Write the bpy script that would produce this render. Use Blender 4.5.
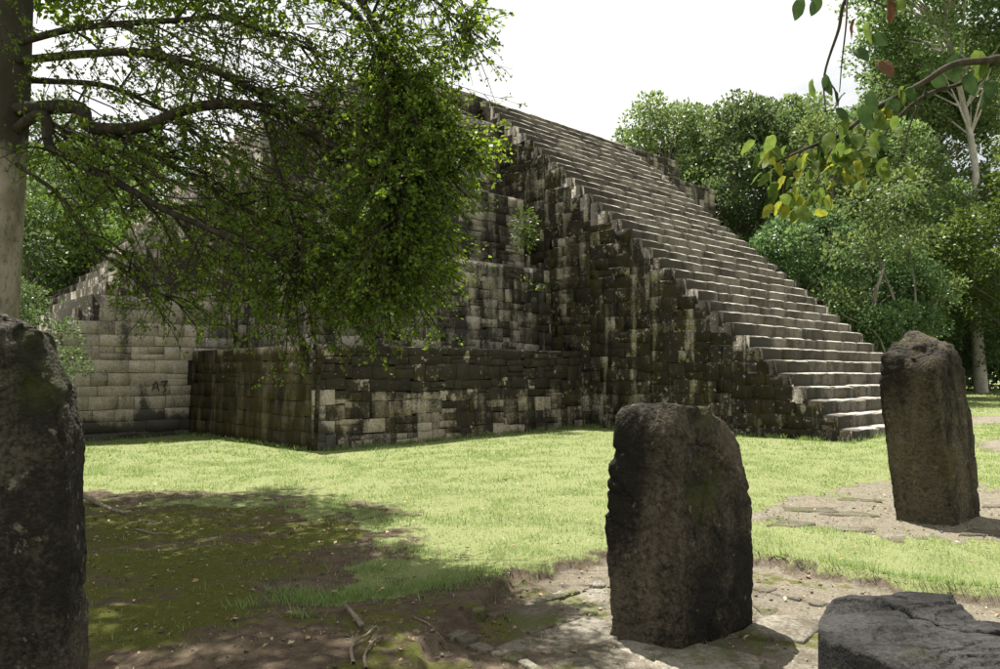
import bpy, math
import numpy as np
from mathutils import Vector

# ------------------------------------------------------------------ reset
for o in list(bpy.data.objects):
    bpy.data.objects.remove(o, do_unlink=True)
scene = bpy.context.scene
COL = scene.collection
R = math.radians

# ------------------------------------------------------------------ camera
EYE, F_PX, PITCH = 1.6, 750.0, R(2.94)
cam_data = bpy.data.cameras.new('camera')
cam_data.sensor_width = 36.0
cam_data.lens = 36.0 * F_PX / 1000.0
cam_data.clip_start, cam_data.clip_end = 0.05, 3000
cam = bpy.data.objects.new('camera', cam_data)
COL.objects.link(cam)
cam.location = (0, 0, EYE)
cam.rotation_euler = (R(90) + PITCH, 0, 0)
scene.camera = cam
scene.render.resolution_x, scene.render.resolution_y = 1024, 685

# ------------------------------------------------------------------ light
SUN_AZ, SUN_EL = R(-25), R(68)
world = bpy.data.worlds.new('World')
scene.world = world
world.use_nodes = True
wn, wl = world.node_tree.nodes, world.node_tree.links
wn.clear()
wout = wn.new('ShaderNodeOutputWorld')
wbg = wn.new('ShaderNodeBackground')
wsky = wn.new('ShaderNodeTexSky')
wsky.sky_type = 'NISHITA'
wsky.sun_disc = False
wsky.sun_elevation = SUN_EL
wsky.sun_rotation = SUN_AZ
wsky.air_density, wsky.dust_density, wsky.ozone_density = 1.0, 3.0, 1.0
# bright broken cloud deck over the blue
wtc = wn.new('ShaderNodeTexCoord')
wsep = wn.new('ShaderNodeSeparateXYZ')
wl.new(wtc.outputs['Generated'], wsep.inputs[0])
wmap = wn.new('ShaderNodeMapping')
wmap.inputs['Scale'].default_value = (1.0, 1.0, 2.2)
wl.new(wtc.outputs['Generated'], wmap.inputs['Vector'])
wnoi = wn.new('ShaderNodeTexNoise')
wnoi.inputs['Scale'].default_value = 2.6
wnoi.inputs['Detail'].default_value = 7
wnoi.inputs['Roughness'].default_value = 0.55
wl.new(wmap.outputs[0], wnoi.inputs['Vector'])
wrng = wn.new('ShaderNodeMapRange')
wrng.inputs['From Min'].default_value = 0.30
wrng.inputs['From Max'].default_value = 0.52
wrng.inputs['To Min'].default_value = 0.35
wrng.inputs['To Max'].default_value = 1.0
wl.new(wnoi.outputs['Fac'], wrng.inputs['Value'])
wmix = wn.new('ShaderNodeMix')
wmix.data_type = 'RGBA'
wl.new(wrng.outputs[0], wmix.inputs[0])
wl.new(wsky.outputs[0], wmix.inputs[6])
wmix.inputs[7].default_value = (11.2, 11.1, 10.9, 1)
wl.new(wmix.outputs[2], wbg.inputs['Color'])
wbg.inputs['Strength'].default_value = 0.043
wl.new(wbg.outputs[0], wout.inputs['Surface'])

sun_dir = Vector((math.sin(SUN_AZ) * math.cos(SUN_EL), math.cos(SUN_AZ) * math.cos(SUN_EL), math.sin(SUN_EL)))
sun_data = bpy.data.lights.new('sun', 'SUN')
sun_data.energy = 5.0
sun_data.angle = R(0.55)
sun_data.color = (1.0, 0.96, 0.90)
sun = bpy.data.objects.new('sun', sun_data)
sun.rotation_euler = sun_dir.to_track_quat('Z', 'Y').to_euler()
sun.location = (-10, 20, 40)
COL.objects.link(sun)

vs = scene.view_settings
vs.view_transform, vs.look = 'Standard', 'None'
vs.exposure, vs.gamma, vs.use_curve_mapping = 1.25, 1.0, False
scene.render.engine = 'CYCLES'
scene.cycles.max_bounces = 6
scene.cycles.transparent_max_bounces = 4

# ------------------------------------------------------------------ maths helpers
CT, ST = math.cos(PITCH), math.sin(PITCH)

def at(px, py, d):
    """a place in the world seen at this pixel of the survey photograph, d metres ahead"""
    a, b = (px - 500) / F_PX, -(py - 334.5) / F_PX
    v = np.array([a, CT - b * ST, ST + b * CT])
    return v * (d / v[1]) + np.array([0, 0, EYE])

def gnd(px, py, z=0.0):
    a, b = (px - 500) / F_PX, -(py - 334.5) / F_PX
    v = np.array([a, CT - b * ST, ST + b * CT])
    return v * ((z - EYE) / v[2]) + np.array([0, 0, EYE])

def _hash(ix, iy, iz, seed):
    h = (ix * 374761393 + iy * 668265263 + iz * 2147483647 + seed * 1274126177) & 0xFFFFFFFF
    h = ((h ^ (h >> 13)) * 1274126177) & 0xFFFFFFFF
    h = (h ^ (h >> 16)) & 0xFFFFFFFF
    return h.astype(np.float64) / 4294967295.0

def vnoise(p, seed=0):
    p = np.asarray(p, float)
    i = np.floor(p).astype(np.int64)
    f = p - i
    f = f * f * (3 - 2 * f)
    r = 0
    for dx in (0, 1):
        wx = f[:, 0] if dx else 1 - f[:, 0]
        for dy in (0, 1):
            wy = f[:, 1] if dy else 1 - f[:, 1]
            for dz in (0, 1):
                wz = f[:, 2] if dz else 1 - f[:, 2]
                r = r + wx * wy * wz * _hash(i[:, 0] + dx, i[:, 1] + dy, i[:, 2] + dz, seed)
    return r * 2 - 1

def fbm(p, octaves=4, seed=0, gain=0.5):
    p = np.asarray(p, float)
    a, s, r = 1.0, 1.0, 0
    for o in range(octaves):
        r = r + a * vnoise(p * s, seed + o * 17)
        a *= gain
        s *= 2.03
    return r

def sstep(a, b, x):
    t = np.clip((x - a) / (b - a), 0, 1)
    return t * t * (3 - 2 * t)

def poly_sd(x, y, poly):
    """signed distance to a polygon, positive inside"""
    poly = np.asarray(poly, float)
    d = np.full(x.shape, 1e9)
    inside = np.zeros(x.shape, bool)
    n = len(poly)
    for k in range(n):
        ax, ay = poly[k]
        bx, by = poly[(k + 1) % n]
        ex, ey = bx - ax, by - ay
        t = np.clip(((x - ax) * ex + (y - ay) * ey) / (ex * ex + ey * ey + 1e-12), 0, 1)
        d = np.minimum(d, np.hypot(x - ax - t * ex, y - ay - t * ey))
        c = ((ay > y) != (by > y)) & (x < (bx - ax) * (y - ay) / (by - ay + 1e-12) + ax)
        inside ^= c
    return np.where(inside, d, -d)

def smooth_path(pts, k=6):
    """Catmull-Rom through the points"""
    P = [np.asarray(p, float) for p in pts]
    P = [2 * P[0] - P[1]] + P + [2 * P[-1] - P[-2]]
    out = []
    for i in range(1, len(P) - 2):
        p0, p1, p2, p3 = P[i - 1:i + 3]
        for j in range(k):
            t = j / k
            out.append(0.5 * (2 * p1 + (p2 - p0) * t + (2 * p0 - 5 * p1 + 4 * p2 - p3) * t * t + (3 * p1 - p0 - 3 * p2 + p3) * t ** 3))
    out.append(P[-2])
    return np.array(out)

# ------------------------------------------------------------------ mesh builder
class MB:
    def __init__(self):
        self.v, self.q, self.t, self.qr, self.tr, self.qm, self.tm = [], [], [], [], [], [], []
        self.n = 0

    def add(self, verts, quads=None, tris=None, rnd=0.5, mat=0):
        verts = np.asarray(verts, float).reshape(-1, 3)
        self.v.append(verts)
        if quads is not None and len(quads):
            q = np.asarray(quads, np.int64).reshape(-1, 4)
            self.q.append(q + self.n)
            self.qr.append(np.broadcast_to(np.asarray(rnd, float), (len(q),)))
            self.qm.append(np.full(len(q), mat))
        if tris is not None and len(tris):
            t = np.asarray(tris, np.int64).reshape(-1, 3)
            self.t.append(t + self.n)
            self.tr.append(np.broadcast_to(np.asarray(rnd, float), (len(t),)))
            self.tm.append(np.full(len(t), mat))
        self.n += len(verts)

    def mesh(self, name, mats, origin=(0, 0, 0), smooth=False):
        V = np.concatenate(self.v) - np.asarray(origin, float)
        Q = np.concatenate(self.q) if self.q else np.zeros((0, 4), np.int64)
        T = np.concatenate(self.t) if self.t else np.zeros((0, 3), np.int64)
        rnd = np.concatenate(self.qr + self.tr)
        mi = np.concatenate(self.qm + self.tm)
        me = bpy.data.meshes.new(name)
        me.vertices.add(len(V))
        me.vertices.foreach_set('co', V.astype(np.float32).ravel())
        nq, nt = len(Q), len(T)
        me.loops.add(nq * 4 + nt * 3)
        me.loops.foreach_set('vertex_index', np.concatenate([Q.ravel(), T.ravel()]).astype(np.int32))
        me.polygons.add(nq + nt)
        ls = np.concatenate([np.arange(nq) * 4, nq * 4 + np.arange(nt) * 3]).astype(np.int32)
        me.polygons.foreach_set('loop_start', ls)
        me.polygons.foreach_set('material_index', mi.astype(np.int32))
        if smooth:
            me.polygons.foreach_set('use_smooth', np.ones(nq + nt, bool))
        at_ = me.attributes.new('rnd', 'FLOAT', 'FACE')
        at_.data.foreach_set('value', rnd.astype(np.float32))
        for m in (mats if isinstance(mats, (list, tuple)) else [mats]):
            me.materials.append(m)
        me.update(calc_edges=True)
        me.validate()
        return me

    def build(self, name, mats, parent=None, origin=(0, 0, 0), smooth=False):
        o = bpy.data.objects.new(name, self.mesh(name, mats, origin, smooth))
        COL.objects.link(o)
        if parent is not None:
            o.parent = parent
            o.location = np.asarray(origin, float) - np.asarray(ORIG.get(parent.name, (0, 0, 0)), float)
        else:
            o.location = origin
        ORIG[o.name] = tuple(float(c) for c in origin)
        return o

ORIG = {}     # world origin of every object built (unrotated parents)

def tag(o, label=None, cat=None, group=None, kind=None):
    if label: o['label'] = label
    if cat: o['category'] = cat
    if group: o['group'] = group
    if kind: o['kind'] = kind
    return o

def empty(name, loc):
    o = bpy.data.objects.new(name, None)
    o.empty_display_size = 0.3
    o.location = loc
    COL.objects.link(o)
    ORIG[o.name] = tuple(float(c) for c in loc)
    return o

def tube(mb, pts, rad, sides=8, rnd=0.5, cap=True, mat=0):
    pts = np.asarray(pts, float)
    n = len(pts)
    rad = np.broadcast_to(np.asarray(rad, float), (n,))
    tg = np.gradient(pts, axis=0)
    tg /= np.linalg.norm(tg, axis=1)[:, None] + 1e-9
    up = np.array([0.31, 0.17, 0.93]) if abs(tg[0][2]) < 0.9 else np.array([1.0, 0.2, 0.1])
    nrm = np.cross(tg[0], up)
    nrm /= np.linalg.norm(nrm)
    ang = np.linspace(0, 2 * np.pi, sides, endpoint=False)
    V = []
    for i in range(n):
        nrm = nrm - tg[i] * nrm.dot(tg[i])
        nrm /= np.linalg.norm(nrm) + 1e-9
        b = np.cross(tg[i], nrm)
        V.append(pts[i] + rad[i] * (np.cos(ang)[:, None] * nrm + np.sin(ang)[:, None] * b))
    V = np.concatenate(V)
    i, j = np.meshgrid(np.arange(n - 1), np.arange(sides), indexing='ij')
    jn = (j + 1) % sides
    Q = np.stack([i * sides + j, i * sides + jn, (i + 1) * sides + jn, (i + 1) * sides + j], -1).reshape(-1, 4)
    T = []
    if cap:
        V = np.concatenate([V, pts[-1:]])
        T = [[(n - 1) * sides + k, (n - 1) * sides + (k + 1) % sides, n * sides] for k in range(sides)]
    mb.add(V, Q, T, rnd, mat)

def leaf_quads(mb, c, d, size, rng, wide=0.3, fold=0.1, mat=0, rnd=None):
    """diamond leaves: c (N,3) stalk points, d (N,3) directions, size (N,)"""
    n = len(c)
    if n == 0: return
    d = d / (np.linalg.norm(d, axis=1)[:, None] + 1e-9)
    w = np.cross(d, rng.normal(size=(n, 3)) + np.array([0, 0, 0.001]))
    w /= np.linalg.norm(w, axis=1)[:, None] + 1e-9
    nn = np.cross(d, w)
    s = np.asarray(size)[:, None] if np.ndim(size) else np.full((n, 1), size)
    p1 = c + 0.5 * s * d + wide * s * w + fold * s * nn
    p3 = c + 0.5 * s * d - wide * s * w + fold * s * nn
    V = np.stack([c, p1, c + s * d, p3], 1).reshape(-1, 3)
    mb.add(V, np.arange(4 * n).reshape(-1, 4), None, rng.random(n) if rnd is None else rnd, mat)

# ------------------------------------------------------------------ materials
class NT:
    def __init__(self, name):
        self.m = bpy.data.materials.new(name)
        self.m.use_nodes = True
        self.t = self.m.node_tree
        self.t.nodes.clear()
        self.out = self.t.nodes.new('ShaderNodeOutputMaterial')
        self.pos = self.n('ShaderNodeNewGeometry').outputs['Position']

    def n(self, typ, **kw):
        nd = self.t.nodes.new(typ)
        for k, v in kw.items(): setattr(nd, k, v)
        return nd

    def set(self, sock, v):
        if isinstance(v, bpy.types.NodeSocket): self.t.links.new(v, sock)
        elif isinstance(v, (tuple, list)) and len(v) == 3 and sock.type == 'RGBA': sock.default_value = (*v, 1)
        else: sock.default_value = v

    def attr(self, name):
        return self.n('ShaderNodeAttribute', attribute_name=name).outputs['Fac']

    def noise(self, scale=1.0, detail=4, rough=0.55, stretch=None, off=0.0, dist=0.0):
        mp = self.n('ShaderNodeMapping')
        mp.inputs['Scale'].default_value = stretch or (1, 1, 1)
        mp.inputs['Location'].default_value = (off, off * 0.7, off * 1.3)
        self.set(mp.inputs['Vector'], self.pos)
        nd = self.n('ShaderNodeTexNoise')
        nd.inputs['Scale'].default_value = scale
        nd.inputs['Detail'].default_value = detail
        nd.inputs['Roughness'].default_value = rough
        nd.inputs['Distortion'].default_value = dist
        self.set(nd.inputs['Vector'], mp.outputs[0])
        return nd.outputs['Fac']

    def voro(self, scale, feature='F1', off=0.0):
        mp = self.n('ShaderNodeMapping')
        mp.inputs['Location'].default_value = (off, off, off)
        self.set(mp.inputs['Vector'], self.pos)
        nd = self.n('ShaderNodeTexVoronoi', feature=feature)
        nd.inputs['Scale'].default_value = scale
        self.set(nd.inputs['Vector'], mp.outputs[0])
        return nd.outputs['Distance']

    def math(self, op, a, b=0.0, c=None, clamp=False):
        nd = self.n('ShaderNodeMath', operation=op, use_clamp=clamp)
        self.set(nd.inputs[0], a)
        self.set(nd.inputs[1], b)
        if c is not None: self.set(nd.inputs[2], c)
        return nd.outputs[0]

    def ramp(self, v, a, b, lo=0.0, hi=1.0):
        nd = self.n('ShaderNodeMapRange', interpolation_type='SMOOTHSTEP')
        self.set(nd.inputs['Value'], v)
        nd.inputs['From Min'].default_value, nd.inputs['From Max'].default_value = a, b
        nd.inputs['To Min'].default_value, nd.inputs['To Max'].default_value = lo, hi
        return nd.outputs[0]

    def mix(self, f, a, b, blend='MIX'):
        nd = self.n('ShaderNodeMix', data_type='RGBA', blend_type=blend)
        self.set(nd.inputs[0], f)
        self.set(nd.inputs[6], a)
        self.set(nd.inputs[7], b)
        return nd.outputs[2]

    def z(self):
        nd = self.n('ShaderNodeSeparateXYZ')
        self.set(nd.inputs[0], self.pos)
        return nd.outputs['Z']

    def bump(self, h, strength=0.5, dist=0.02, normal=None):
        nd = self.n('ShaderNodeBump')
        nd.inputs['Strength'].default_value = strength
        nd.inputs['Distance'].default_value = dist
        self.set(nd.inputs['Height'], h)
        if normal is not None: self.set(nd.inputs['Normal'], normal)
        return nd.outputs[0]

    def surf(self, col, rough=0.9, normal=None, spec=0.25):
        b = self.n('ShaderNodeBsdfPrincipled')
        self.set(b.inputs['Base Color'], col)
        self.set(b.inputs['Roughness'], rough)
        b.inputs['Specular IOR Level'].default_value = spec
        if normal is not None: self.set(b.inputs['Normal'], normal)
        self.t.links.new(b.outputs[0], self.out.inputs['Surface'])
        return self.m

    def leaf(self, col, trans=0.4, rough=0.45, tcol=None, spec=0.3):
        b = self.n('ShaderNodeBsdfPrincipled')
        self.set(b.inputs['Base Color'], col)
        b.inputs['Roughness'].default_value = rough
        b.inputs['Specular IOR Level'].default_value = spec
        tr = self.n('ShaderNodeBsdfTranslucent')
        self.set(tr.inputs['Color'], tcol if tcol is not None else col)
        mx = self.n('ShaderNodeMixShader')
        mx.inputs[0].default_value = trans
        self.t.links.new(b.outputs[0], mx.inputs[1])
        self.t.links.new(tr.outputs[0], mx.inputs[2])
        self.t.links.new(mx.outputs[0], self.out.inputs['Surface'])
        return self.m

def stone_mat(name, pale, mid, dark, dark_amt, moss=(0.045, 0.05, 0.015), moss_amt=0.3, zdark=None, zbase=None,
              streak=0.35, seed=0.0, bumpy=0.6, fine=1.0, white=0.25, rnd_w=0.10, redge=None, patch=0.0, rmix=0.32):
    """weathered limestone: pale clean stone, grey bloom, black lichen, moss, white lichen spots"""
    t = NT(name)
    r = t.attr('rnd')
    big = t.noise(0.9, 6, 0.62, off=seed)
    med = t.noise(4.5, 6, 0.65, off=seed + 3)
    fin = t.noise(22 * fine, 5, 0.7, off=seed + 7)
    stk = t.noise(2.4, 5, 0.6, stretch=(1, 1, 0.13), off=seed + 11, dist=0.3)
    col = t.mix(t.ramp(t.math('ADD', t.math('MULTIPLY', r, rmix), t.math('MULTIPLY', med, 1.12 - rmix)), 0.3, 0.85), mid, pale)
    col = t.mix(t.ramp(fin, 0.42, 0.72, 0, 0.55), col, tuple(c * 0.45 for c in mid))
    d = t.math('ADD', t.math('MULTIPLY', big, 0.55), t.math('MULTIPLY', med, 0.35))
    d = t.math('ADD', d, t.math('MULTIPLY', t.math('SUBTRACT', stk, 0.5), streak * 2))
    d = t.math('ADD', d, t.math('MULTIPLY', t.math('SUBTRACT', r, 0.5), -rnd_w))
    d = t.math('ADD', d, t.math('MULTIPLY', t.math('SUBTRACT', fin, 0.5), 0.25))
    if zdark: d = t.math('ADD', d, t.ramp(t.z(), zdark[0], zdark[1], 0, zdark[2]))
    if zbase: d = t.math('ADD', d, t.ramp(t.z(), zbase[0], zbase[1], zbase[2], 0))
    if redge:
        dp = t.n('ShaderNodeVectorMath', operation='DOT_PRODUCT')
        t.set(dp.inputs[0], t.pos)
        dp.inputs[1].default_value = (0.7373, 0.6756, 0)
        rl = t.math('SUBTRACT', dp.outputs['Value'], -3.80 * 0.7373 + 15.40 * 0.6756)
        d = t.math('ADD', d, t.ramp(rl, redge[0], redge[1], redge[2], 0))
    thr = 0.78 - 0.66 * dark_amt
    fd = t.ramp(d, thr - 0.09, thr + 0.10, 0, 0.93)
    col = t.mix(fd, col, dark)
    mm = t.math('ADD', t.noise(1.7, 5, 0.6, off=seed + 21), t.math('MULTIPLY', t.math('SUBTRACT', stk, 0.5), 0.5))
    fm = t.ramp(mm, 0.74 - 0.5 * moss_amt, 0.92 - 0.5 * moss_amt, 0, 0.8)
    col = t.mix(fm, col, moss)
    sp = t.math('ADD', t.noise(9, 4, 0.7, off=seed + 31), t.math('MULTIPLY', t.math('SUBTRACT', big, 0.5), -0.3))
    col = t.mix(t.ramp(sp, 0.72 - white * 0.22, 0.78 - white * 0.22, 0, 0.65), col, tuple(min(1, c * 1.02) for c in pale))
    if patch:
        pn = t.math('ADD', t.noise(2.1, 5, 0.6, off=seed + 41), t.math('MULTIPLY', t.math('SUBTRACT', med, 0.5), 0.6))
        pn = t.math('ADD', pn, t.math('MULTIPLY', t.math('SUBTRACT', r, 0.5), 0.15))
        pc = t.mix(t.ramp(fin, 0.4, 0.7, 0, 0.7), pale, tuple(c * 0.7 for c in mid))
        col = t.mix(t.ramp(pn, 0.80 - patch * 0.3, 0.88 - patch * 0.3, 0, 0.85), col, pc)
    h = t.math('ADD', t.math('MULTIPLY', fin, 0.6), t.math('MULTIPLY', med, 1.5))
    h = t.math('ADD', h, t.math('MULTIPLY', t.voro(30 * fine, off=seed), 0.35))
    return t.surf(col, 0.92, t.bump(h, bumpy, 0.03), 0.15)

LIME = (0.43, 0.38, 0.295)
M = {}
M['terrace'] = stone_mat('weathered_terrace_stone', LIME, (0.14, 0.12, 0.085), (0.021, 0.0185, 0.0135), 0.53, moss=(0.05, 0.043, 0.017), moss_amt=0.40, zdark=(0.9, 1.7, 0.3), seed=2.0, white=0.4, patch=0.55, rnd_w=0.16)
M['upper'] = stone_mat('grey_upper_stone', (0.38, 0.345, 0.28), (0.15, 0.135, 0.105), (0.024, 0.022, 0.017), 0.53, moss=(0.05, 0.043, 0.017), moss_amt=0.34, seed=5.0, white=0.35, patch=0.5, rnd_w=0.14)
M['side'] = stone_mat('black_lichen_stone', (0.36, 0.33, 0.26), (0.10, 0.085, 0.056), (0.018, 0.0155, 0.010), 0.69, moss=(0.045, 0.039, 0.014), moss_amt=0.5, seed=9.0, streak=0.6, white=0.5, patch=0.55, rnd_w=0.12)
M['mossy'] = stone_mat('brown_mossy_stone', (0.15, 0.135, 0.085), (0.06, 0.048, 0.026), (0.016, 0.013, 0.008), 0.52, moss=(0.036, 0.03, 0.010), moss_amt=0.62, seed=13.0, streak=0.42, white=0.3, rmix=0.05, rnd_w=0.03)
M['pale'] = stone_mat('pale_wall_stone', (0.47, 0.42, 0.345), (0.28, 0.25, 0.20), (0.05, 0.047, 0.042), 0.40, moss_amt=0.1, zbase=(-0.1, 0.75, 0.42), seed=17.0, streak=0.3, white=0.1, rnd_w=0.08)
M['step'] = stone_mat('shaded_worn_step_stone', (0.20, 0.182, 0.145), (0.095, 0.085, 0.064), (0.038, 0.034, 0.025), 0.46, moss_amt=0.3, seed=23.0, streak=0.12, white=0.3, redge=(8.3, 9.9, 0.5), rnd_w=0.06)  # risers: grime, plus their shade put into the darker colour
M['tread'] = stone_mat('sunlit_worn_tread_stone', (0.52, 0.485, 0.42), (0.36, 0.335, 0.285), (0.11, 0.10, 0.085), 0.28, moss_amt=0.15, redge=(8.3, 9.3, 0.5), seed=24.0, streak=0.0, white=0.3, rnd_w=0.06)  # treads and nosings: foot wear, plus sunlight painted in as a paler tone
M['core'] = stone_mat('mortar_core', (0.12, 0.11, 0.085), (0.07, 0.065, 0.05), (0.018, 0.017, 0.014), 0.7, moss_amt=0.4, seed=29.0)
M['stela'] = stone_mat('dark_stela_stone', (0.15, 0.13, 0.09), (0.043, 0.036, 0.025), (0.010, 0.009, 0.007), 0.58, moss_amt=0.32, seed=37.0, streak=0.25, white=0.45, patch=0.22, fine=1.6, bumpy=0.8)
M['stela_b'] = stone_mat('brown_stela_stone', (0.15, 0.128, 0.086), (0.055, 0.046, 0.029), (0.012, 0.0105, 0.0075), 0.56, moss=(0.07, 0.06, 0.02), moss_amt=0.36, seed=43.0, streak=0.2, white=0.45, patch=0.22, fine=1.4, bumpy=0.8)
M['stela_c'] = stone_mat('lichen_stela_stone', (0.17, 0.155, 0.12), (0.04, 0.034, 0.023), (0.011, 0.010, 0.008), 0.60, moss_amt=0.32, seed=51.0, streak=0.2, white=0.5, patch=0.22, fine=2.0, bumpy=0.8)
M['altar'] = stone_mat('grey_altar_stone', (0.085, 0.082, 0.075), (0.034, 0.033, 0.030), (0.011, 0.0105, 0.0095), 0.58, moss_amt=0.12, seed=61.0, streak=0.1, white=0.15, fine=1.8)
M['flag'] = stone_mat('flagstone', (0.29, 0.27, 0.22), (0.16, 0.145, 0.11), (0.075, 0.062, 0.043), 0.54, moss=(0.075, 0.085, 0.02), moss_amt=0.50, seed=71.0, streak=0.0, white=0.2, fine=1.6)

def bark_mat(name, a, b, c, moss_from=None, scale=1.0):
    t = NT(name)
    n1 = t.noise(5 * scale, 6, 0.6, stretch=(1, 1, 0.45), off=3)
    n2 = t.noise(26 * scale, 5, 0.65, stretch=(1, 1, 0.5), off=9)
    col = t.mix(t.ramp(n1, 0.38, 0.62), a, b)
    col = t.mix(t.ramp(n2, 0.5, 0.68, 0, 0.7), col, c)
    if moss_from:
        f = t.math('ADD', t.ramp(t.z(), moss_from[0], moss_from[1]), t.math('MULTIPLY', t.math('SUBTRACT', n1, 0.5), 1.4))
        col = t.mix(t.ramp(f, 0.35, 0.75, 0, 0.92), col, (0.022, 0.020, 0.012))
    return t.surf(col, 0.9, t.bump(t.math('ADD', n1, t.math('MULTIPLY', n2, 0.5)), 0.6, 0.02), 0.15)

M['bark'] = bark_mat('pale_mottled_bark', (0.20, 0.18, 0.14), (0.33, 0.30, 0.25), (0.08, 0.07, 0.05), moss_from=(3.2, 4.6))
M['limb'] = bark_mat('dark_limb_bark', (0.022, 0.019, 0.014), (0.05, 0.043, 0.031), (0.014, 0.012, 0.009), scale=2)
M['far_bark'] = bark_mat('grey_forest_bark', (0.15, 0.135, 0.11), (0.24, 0.22, 0.18), (0.07, 0.06, 0.045), scale=0.6)
M['pale_bark'] = bark_mat('white_forest_bark', (0.34, 0.32, 0.27), (0.48, 0.45, 0.39), (0.17, 0.15, 0.11), scale=0.6)
M['twig'] = bark_mat('twig_bark', (0.032, 0.026, 0.018), (0.06, 0.05, 0.034), (0.02, 0.017, 0.013), scale=4)
M['wood'] = bark_mat('dead_wood', (0.13, 0.105, 0.075), (0.24, 0.20, 0.15), (0.06, 0.05, 0.035), scale=4)

def leaf_mat(name, cols, trans=0.4, rough=0.45, boost=1.35, big=0.5, spec=0.3):
    t = NT(name)
    r = t.attr('rnd')
    oi = t.n('ShaderNodeObjectInfo').outputs['Random']
    nb = t.noise(big, 3, 0.6)
    f = t.math('ADD', t.math('MULTIPLY', r, 0.55), t.math('MULTIPLY', nb, 0.6))
    col = t.mix(t.ramp(f, 0.25, 0.6), cols[0], cols[1])
    col = t.mix(t.ramp(f, 0.58, 0.92), col, cols[2])
    hs = t.n('ShaderNodeHueSaturation')
    t.set(hs.inputs['Hue'], t.ramp(oi, 0, 1, 0.485, 0.512))
    t.set(hs.inputs['Value'], t.ramp(oi, 0, 1, 0.85, 1.15))
    t.set(hs.inputs['Color'], col)
    col = hs.outputs[0]
    g = t.n('ShaderNodeHueSaturation')
    g.inputs['Hue'].default_value = 0.485
    g.inputs['Saturation'].default_value = 1.1
    g.inputs['Value'].default_value = boost
    t.set(g.inputs['Color'], col)
    return t.leaf(col, trans, rough, g.outputs[0], spec)

M['near_leaf'] = leaf_mat('small_glossy_leaf', [(0.040, 0.085, 0.014), (0.085, 0.160, 0.024), (0.16, 0.24, 0.04)], 0.55, 0.42, 1.8, 1.2)
M['tree_leaf'] = leaf_mat('forest_leaf', [(0.066, 0.112, 0.037), (0.113, 0.175, 0.059), (0.192, 0.258, 0.093)], 0.48, 0.42, 1.4, 0.35)
M['dark_leaf'] = leaf_mat('dark_forest_leaf', [(0.055, 0.097, 0.038), (0.091, 0.149, 0.055), (0.152, 0.218, 0.080)], 0.45, 0.42, 1.3, 0.35)
M['lime_leaf'] = leaf_mat('lime_forest_leaf', [(0.062, 0.115, 0.024), (0.095, 0.16, 0.034), (0.14, 0.205, 0.05)], 0.4, 0.5, 1.4, 0.35)
M['fern'] = leaf_mat('wall_plant_leaf', [(0.04, 0.08, 0.012), (0.06, 0.12, 0.02), (0.09, 0.16, 0.03)], 0.4, 0.5, 1.4, 2)

def simple_leaf(name, a, b, trans=0.4):
    t = NT(name)
    n = t.noise(35, 4, 0.6)
    col = t.mix(t.ramp(n, 0.4, 0.65), a, b)
    return t.leaf(col, trans, 0.6, None, 0.12)

M['big_green'] = simple_leaf('broad_green_leaf', (0.085, 0.135, 0.025), (0.14, 0.19, 0.035), 0.58)
M['big_dark'] = simple_leaf('broad_dark_leaf', (0.04, 0.075, 0.022), (0.055, 0.095, 0.03), 0.35)
M['big_yellow'] = simple_leaf('broad_yellow_leaf', (0.30, 0.30, 0.03), (0.17, 0.20, 0.03), 0.55)
M['big_rust'] = simple_leaf('broad_rust_leaf', (0.13, 0.06, 0.03), (0.08, 0.055, 0.03), 0.35)
M['bromeliad'] = simple_leaf('air_plant_blade', (0.03, 0.03, 0.018), (0.05, 0.045, 0.025), 0.1)

t = NT('lawn_blade')
rr = t.attr('rnd')
nn = t.noise(1.4, 6, 0.7)
f = t.math('ADD', t.math('MULTIPLY', rr, 0.6), t.math('MULTIPLY', nn, 0.5))
gc = t.mix(t.ramp(f, 0.2, 0.55), (0.105, 0.178, 0.042), (0.205, 0.287, 0.098))
gc = t.mix(t.ramp(t.noise(0.45, 5, 0.65, off=6), 0.48, 0.68, 0, 0.5), gc, (0.265, 0.31, 0.14))
gc = t.mix(t.ramp(f, 0.6, 0.95), gc, (0.38, 0.37, 0.20))
M['blade'] = t.leaf(gc, 0.42, 0.5, t.mix(1.0, gc, (1.35, 1.35, 1.0), 'MULTIPLY'))

t = NT('litter_leaf')
rr = t.attr('rnd')
lc = t.mix(t.ramp(rr, 0.0, 0.5), (0.10, 0.06, 0.03), (0.26, 0.18, 0.10))
lc = t.mix(t.ramp(rr, 0.6, 1.0), lc, (0.42, 0.36, 0.24))
M['litter'] = t.surf(lc, 0.8)

t = NT('dark_paint')
M['paint'] = t.surf(t.mix(t.noise(30, 3), (0.02, 0.018, 0.016), (0.07, 0.06, 0.05)), 0.9)

# ground: masks painted by what grows there (lawn, moss, gravel) come in as attributes
t = NT('ground_soil')
ga, ma, pa = t.attr('grass'), t.attr('moss'), t.attr('gravel')
n1, n2, n3 = t.noise(1.3, 6, 0.6), t.noise(9, 6, 0.65, off=4), t.noise(60, 5, 0.7, off=8)
soil = t.mix(t.ramp(n2, 0.35, 0.65), (0.062, 0.045, 0.03), (0.115, 0.088, 0.06))
soil = t.mix(t.ramp(n3, 0.5, 0.72, 0, 0.6), soil, (0.18, 0.145, 0.10))
soil = t.mix(t.ramp(n1, 0.5, 0.7, 0, 0.5), soil, (0.06, 0.045, 0.03))
grav = t.mix(t.ramp(n3, 0.35, 0.65), (0.13, 0.115, 0.085), (0.26, 0.235, 0.18))
grav = t.mix(t.ramp(n2, 0.45, 0.65, 0, 0.6), grav, (0.10, 0.085, 0.06))
mossc = t.mix(t.ramp(n3, 0.3, 0.7), (0.045, 0.055, 0.009), (0.10, 0.105, 0.016))
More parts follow.
